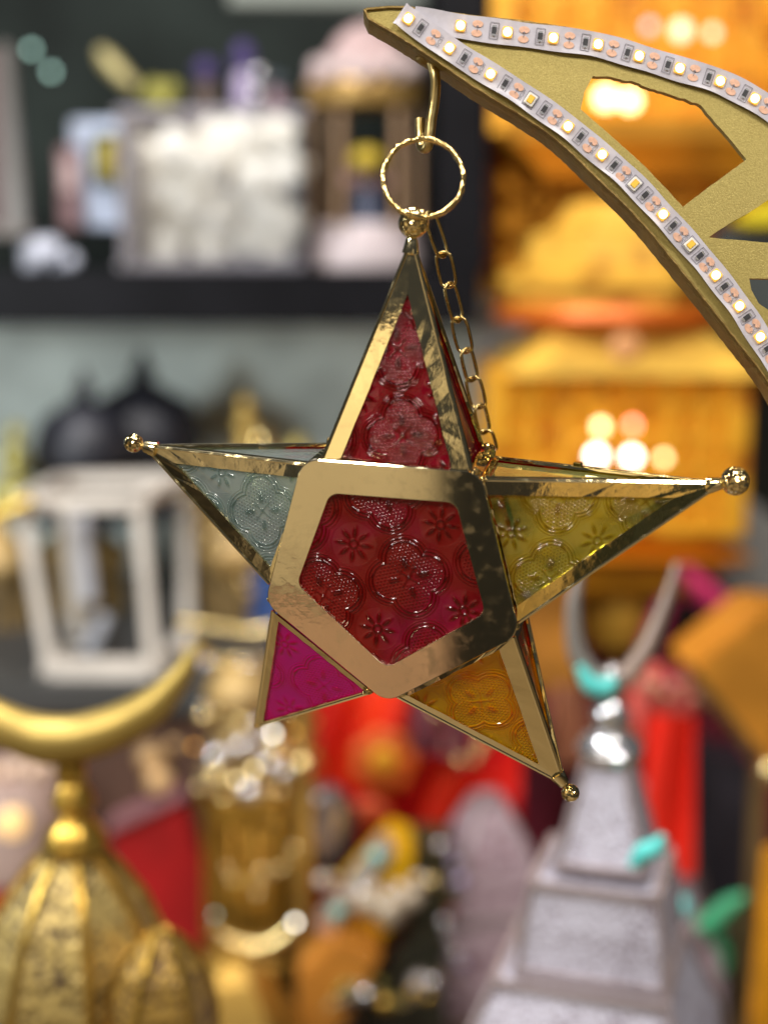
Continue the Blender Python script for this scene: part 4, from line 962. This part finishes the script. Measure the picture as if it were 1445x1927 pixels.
o = pslab('bronze_post', [(1398, 1990), (1420, 1440), (1445, 1440), (1428, 1990)], 1.78, .03, plain('bronze_post', (.26, .17, .07), .4, .4)); tag(o, 'bronze post under the tilted orange box', 'post')
o = pslab('orange_banner', [(1408, 1990), (1442, 1600), (1520, 1600), (1520, 1990)], 1.72, .02, plain('orange_banner', (.80, .35, .012), .5, 0, .1, 30)); tag(o, 'orange banner strip at the lower right edge', 'banner')
o = pballs('gold_bauble', [(1450, 1452, 26)], 1.7, GOLDL, jit=0, dj=0); tag(o, 'gold bauble hanging under the tilted orange box', 'bauble')
o = pslab('green_plaque', [(1322, 1990), (1330, 1760), (1400, 1740), (1390, 1990)], 1.95, .05, plain('olive_green_card', (.20, .20, .09), .6, 0, .3, 8)); tag(o, 'olive green plaque behind the emerald bow', 'plaque')
o = pslab('dark_case', [(1318, 1720), (1310, 1420), (1420, 1440), (1415, 1720)], 2.1, .1, plain('dark_case', (.025, .022, .03), .4, 0, .4, 8)); tag(o, 'dark case in the gap under the tilted orange box', 'case')
o = pslab('orange_screen', [(1000, 1300), (970, 1130), (1090, 1100), (1090, 1320)], 2.15, .08, plain('orange_brown', (.48, .20, .03), .45, .2, .3, 12)); tag(o, 'orange brown panel right of the green star point', 'screen')
o = pslab('orange_pouch', [(1210, 1990), (1250, 1870), (1330, 1860), (1380, 1990)], 1.6, .06, plain('orange_pouch', (.62, .24, .02), .5)); tag(o, 'orange pouch at the bottom right corner', 'pouch')

# --- large orange gold lanterns, upper right
def lattice(o, b, Y, nx, ny, mat, w=7, dep=.008):
    x0, y0, x1, y1 = b; m = MB()
    P = lambda u, v: at(x0+(x1-x0)*u, y0+(y1-y0)*v, Y)
    s = w*pxm((x0+x1)/2, (y0+y1)/2, Y)
    for i in range(nx+1): m.bar(P(i/nx, 0), P(i/nx, 1), s, dep)
    for j in range(ny+1): m.bar(P(0, j/ny), P(1, j/ny), s, dep)
    for i in range(nx):
        for j in range(ny):
            c = P((i+.5)/nx, (j+.5)/ny); r = (P(1/nx, 0)-P(0, 0)).length*.34; pts = [c+Vector((r*math.cos(2*math.pi*k/8), 0, r*math.sin(2*math.pi*k/8))) for k in range(8)]
            m.tube(pts, s*.4, 4, closed=True)
    return m.build('lattice_panel', mat, o)
def biglantern(label, b, Y, dep, core, parts=()):
    x0, y0, x1, y1 = b; cx = (x0+x1)/2
    o = thing('floor_lantern', base_of(cx, y1, Y), label, 'lantern', 'big orange gold lanterns on the right')
    pbox('lamp_core', (x0+34, y0+26, x1-34, y1-24), Y+.06, dep-.12, core, o)
    lattice(o, (x0+14, y0+14, x1-14, y1-14), Y+.012, 7, 5, ORANGE, 13)
    pbox('rail', (x0, y0, x1, y0+30), Y, .03, ORANGE, o); pbox('rail', (x0, y1-30, x1, y1), Y, .03, ORANGE, o)
    pbox('post', (x0, y0, x0+34, y1), Y-.002, .034, ORANGE, o); pbox('post', (x1-34, y0, x1, y1), Y-.002, .034, ORANGE, o)
    pbox('rail', (x0, y0, x1, y0+26), Y+dep-.03, .03, ORANGE, o); pbox('side_panel', (x0, y0, x0+8, y1), Y+.034, dep-.06, ORANGE, o); pbox('side_panel', (x1-8, y0, x1, y1), Y+.034, dep-.06, ORANGE, o)
    return o
L1 = biglantern('lower orange gold lantern, lit, with a bulbous dome and lattice sides', (918, 690, 1402, 1012), 2.1, .36, ORGLOW)
YL = 2.28
plathe('roof', 1165, YL, [(330, 690), (300, 672), (190, 612), (180, 600)], plain('honey_gold', (.70, .42, .06), .5, .2, .3, 14), L1, 4, rad(45), smooth=False)
plathe('dome', 1150, YL, [(205, 604), (205, 545), (225, 538), (225, 520), (178, 505), (165, 440), (120, 430), (90, 385), (50, 375)], ORDARK, L1, 8, rad(22), smooth=False)
plathe('dome_band', 1150, YL, [(214, 606), (222, 590), (214, 572)], plain('red_orange_band', (.62, .13, .01), .4, .3), L1, 20)
plathe('foot', 1150, YL, [(190, 1085), (210, 1060), (250, 1030), (300, 1010)], plain('orange_foot', (.70, .30, .015), .4, .3, .15, 10), L1, 4, rad(45), smooth=False)
pballs('medallion', [(1178, 655, 34)], 2.02, plain('peach_medallion', (.62, .28, .10), .5), L1, (1, .3, .8), 0, 0)
plathe('vase', 1158, YL, [(55, 1210), (70, 1190), (78, 1140), (66, 1090), (60, 1080)], plain('honey_vase', (.66, .38, .05), .4, .3, .15, 10), L1, 20)
L2 = biglantern('upper orange gold lantern rising out of the top of the picture', (930, -190, 1500, 250), 2.25, .34, plain('dim_amber_core', (.8, .45, .05), .5, emit=(1, .38, .02), estr=.25))
plathe('foot', 1215, 2.43, [(300, 345), (330, 320), (390, 285), (400, 250)], plain('amber_foot', (.62, .28, .03), .4, .4, .2, 10), L2, 4, rad(45), smooth=False)
L3 = biglantern('dim brown gold lantern behind the other two', (905, 285, 1560, 700), 2.62, .3, plain('brown_core', (.4, .2, .03), .5, emit=(1, .42, .04), estr=.36))
L4 = biglantern('orange lantern at the right edge beyond the crescent', (1400, 200, 1700, 640), 2.3, .3, ORGLOW)
for (x, y, r, mt, l) in [(1130, 803, 13, BULB, 'yellow lamp bulb inside the lower orange lantern, upper left'), (1190, 800, 11, BULBR, 'pink red lamp bulb inside the lower orange lantern, upper right'), (1122, 858, 18, BULBW_GLINT, 'brightest lamp bulb inside the lower orange lantern, lower left'), (1188, 860, 17, BULBW_GLINT, 'white lamp bulb in the middle of the lower orange lantern'), (1248, 862, 10, BULB, 'warm lamp bulb inside the lower orange lantern, lower right'),
    (1140, 185, 22, BULB, 'large glowing bulb seen through the crescent cut-out, left'), (1185, 190, 20, BULB, 'large glowing bulb seen through the crescent cut-out, right'), (1222, 50, 12, plain('cool_bulb', (.7, .75, .8), .3, emit=(.7, .75, .9), estr=1.0), 'pale blue grey bulb above the crescent'), (1281, 57, 20, BULBR, 'large red orange bulb above the crescent'), (1340, 62, 13, BULBR, 'small pink red bulb above the crescent')]:
    o = pballs('lamp_bulb', [(x, y, r*.8)], 2.06 if y > 300 else 2.2, mt, jit=0, dj=0); tag(o, l, 'bulb', 'bulbs of the orange lanterns')
o = pslab('grey_card', [(890, 560), (935, 560), (1030, 640), (1000, 720), (890, 800)], 2.5, .02, GREY); tag(o, 'pale grey card standing left of the orange lantern roof', 'card')
o = pslab('grey_card', [(1290, 1000), (1400, 930), (1500, 1010), (1500, 1140), (1380, 1130)], 2.35, .02, GREY); tag(o, 'pale grey card under the right corner of the orange lantern', 'card')
o = pballs('black_balloon', [(1372, 655, 72)], 2.25, BLACK, sc=(1, .8, 1.15), jit=0, dj=0, n=20, m=14); tag(o, 'round black shade between orange lantern and crescent', 'shade')
o = pslab('black_curtain', [(1385, 700), (1520, 700), (1520, 1000), (1385, 960)], 2.45, .04, plain('black_green', (.02, .024, .018), .6)); tag(o, 'black green curtain right of the orange lantern', 'curtain')
o = pslab('yellow_card', [(1375, 412), (1440, 380), (1560, 380), (1560, 425), (1400, 425)], 2.2, .03, plain('lemon_card', (.65, .52, .01), .5)); tag(o, 'lemon yellow card seen through the crescent cut-out', 'card')
o = pslab('dark_card', [(1345, 425), (1560, 425), (1560, 640), (1380, 640)], 2.24, .03, plain('slate_card', (.05, .06, .06), .5)); tag(o, 'slate dark card below the lemon yellow one', 'card')
o = cloth('grey_drape', (860, 860, 1000, 1330), 2.6, plain('brown_drape', (.20, .12, .06), .6, 0, .3, 8), 'brown drape behind the green star point', .03, 14)
# --- plain cloths added out of view behind the camera for the brass to mirror
def scarf(x0, x1, z0, z1, Y, col, label, amp=.015):
    n = 16; vs = []; fs = []
    for j in range(9):
        for i in range(n+1):
            u, v = i/n, j/8; vs.append((x0+(x1-x0)*u, Y+amp*math.sin(2*math.pi*u*max(1, round((x1-x0)/.14))+v), z1+(z0-z1)*v))
    for j in range(8):
        for i in range(n): q = j*(n+1)+i; fs.append((q, q+n+1, q+n+2, q+1))
    k = len(vs); vs += [(a, b_-.004, c) for a, b_, c in vs]; fs += [tuple(k+q for q in reversed(f)) for f in list(fs)]
    o = MB().add(vs, fs).build('reflection_cloth', plain('cloth', col, .8, 0, .08, 6), smooth=True)
    return tag(o, label, 'cloth', 'cloths added behind the camera for reflections')
scarf(-1.75, -.645, .55, 2.1, -1.2, (.66, .56, .38), 'wide tan cloth added behind the camera for the brass to mirror')
scarf(-.635, -.34, .42, 1.9, -1.18, (.012, .012, .010), 'black cloth added between tan and cream ones for the brass to mirror')
scarf(-1.10, -.62, .05, .545, -1.15, (.64, .42, .30), 'salmon pink cloth added low behind the camera for the brass to mirror')
scarf(-.33, -.12, .2, 2.0, -1.25, (.55, .48, .34), 'narrow cream cloth added behind the camera for the brass to mirror')
scarf(-.10, .35, .1, 2.1, -1.25, (.015, .014, .014), 'wide black cloth added behind the camera for the brass to mirror')
scarf(.37, .58, .3, 2.0, -1.25, (.58, .40, .14), 'narrow golden cloth added behind the camera for the brass to mirror')
scarf(.60, 1.0, .1, 2.1, -1.22, (.03, .035, .02), 'olive black cloth added behind the camera for the brass to mirror')
scarf(1.02, 1.5, .2, 2.2, -1.25, (.50, .42, .30), 'beige cloth added at the right behind the camera for the brass to mirror')
scarf(-2.3, -1.8, .2, 2.2, -1.15, (.03, .03, .028), 'charcoal cloth added at the far left behind the camera for the brass to mirror')
scarf(-3.0, -2.35, .2, 2.2, -1.0, (.58, .50, .38), 'pale sand cloth added at the far left behind the camera for the brass to mirror')

# --- small glittering stock between the larger things
def garland(pts, n, rr, Y, mats, label):
    P = catmull([at(x, y, Y) for x, y in pts], 12); o = thing('bead_garland', P[0], label, 'garland')
    MB().tube(P, .0012, 5).build('string', COPP, o)
    for i in range(n):
        p = P[int((i+.5)/n*(len(P)-1))]+Vector((random.uniform(-.006, .006), random.uniform(-.03, .03), random.uniform(-.006, .006)))
        MB().ball(p, rr*random.uniform(.6, 1.25)*pxm(*pts[0], Y), 12, 8).build('bead', random.choice(mats), o, smooth=True)
GM = [GOLDL, GOLDP, SILVER, GOLDL]
garland([(350, 1215), (400, 1250), (460, 1240), (540, 1290)], 14, 12, 1.95, GM, 'garland of gold and silver beads below the pale brass bar')
garland([(370, 1350), (420, 1330), (470, 1350), (560, 1330)], 13, 12, 1.92, GM, 'garland of gold beads above the silver bead crown')
garland([(360, 930), (400, 1010), (430, 1080), (480, 1120)], 13, 10, 2.2, [GOLDL, COPP, GOLDP], 'garland of dull gold beads on the cage lantern')
garland([(580, 1320), (600, 1420), (590, 1520), (600, 1620)], 12, 9, 1.9, [GOLDP, COPP, RED], 'red and gold bead garland beside the gold pole')
garland([(420, 1620), (470, 1660), (520, 1640), (560, 1600)], 10, 10, 1.76, [GOLDL, GOLDP], 'gold bead garland round the middle of the beaded lantern')
garland([(600, 1660), (680, 1690), (760, 1680), (830, 1650)], 12, 11, 1.72, [SILVER, GOLDL, plain('pearl', (.6, .5, .42), .3)], 'pearl and silver garland across the yellow gift box')
garland([(610, 1900), (690, 1860), (760, 1890), (830, 1830)], 12, 12, 1.66, [plain('olive_bead', (.20, .17, .03), .3, .4), GOLDP, SILVER, COPP], 'olive and gold bead garland on the black bag')
garland([(820, 1330), (840, 1400), (880, 1430), (920, 1400)], 9, 9, 1.9, [GOLDL, MAROON], 'gold bead loop on the mauve scarf under the amber star point')
garland([(1180, 1260), (1230, 1300), (1290, 1290), (1330, 1330)], 10, 12, 1.85, [SCARLET, MAGENTA, plain('peach_bead', (.6, .3, .2), .3)], 'red and peach garland right of the silver hoop')
garland([(1215, 1690), (1260, 1800), (1300, 1880), (1340, 1960)], 13, 11, 1.72, [SILVER, MAUVE_B, TURQ] if False else [SILVER, TURQ, LILAC], 'silver and turquoise garland down the mauve grey lantern')
garland([(820, 1560), (860, 1640), (840, 1740), (870, 1840)], 12, 11, 1.8, [LILAC, SILVER, MAROON], 'lilac garland down the mauve lantern')
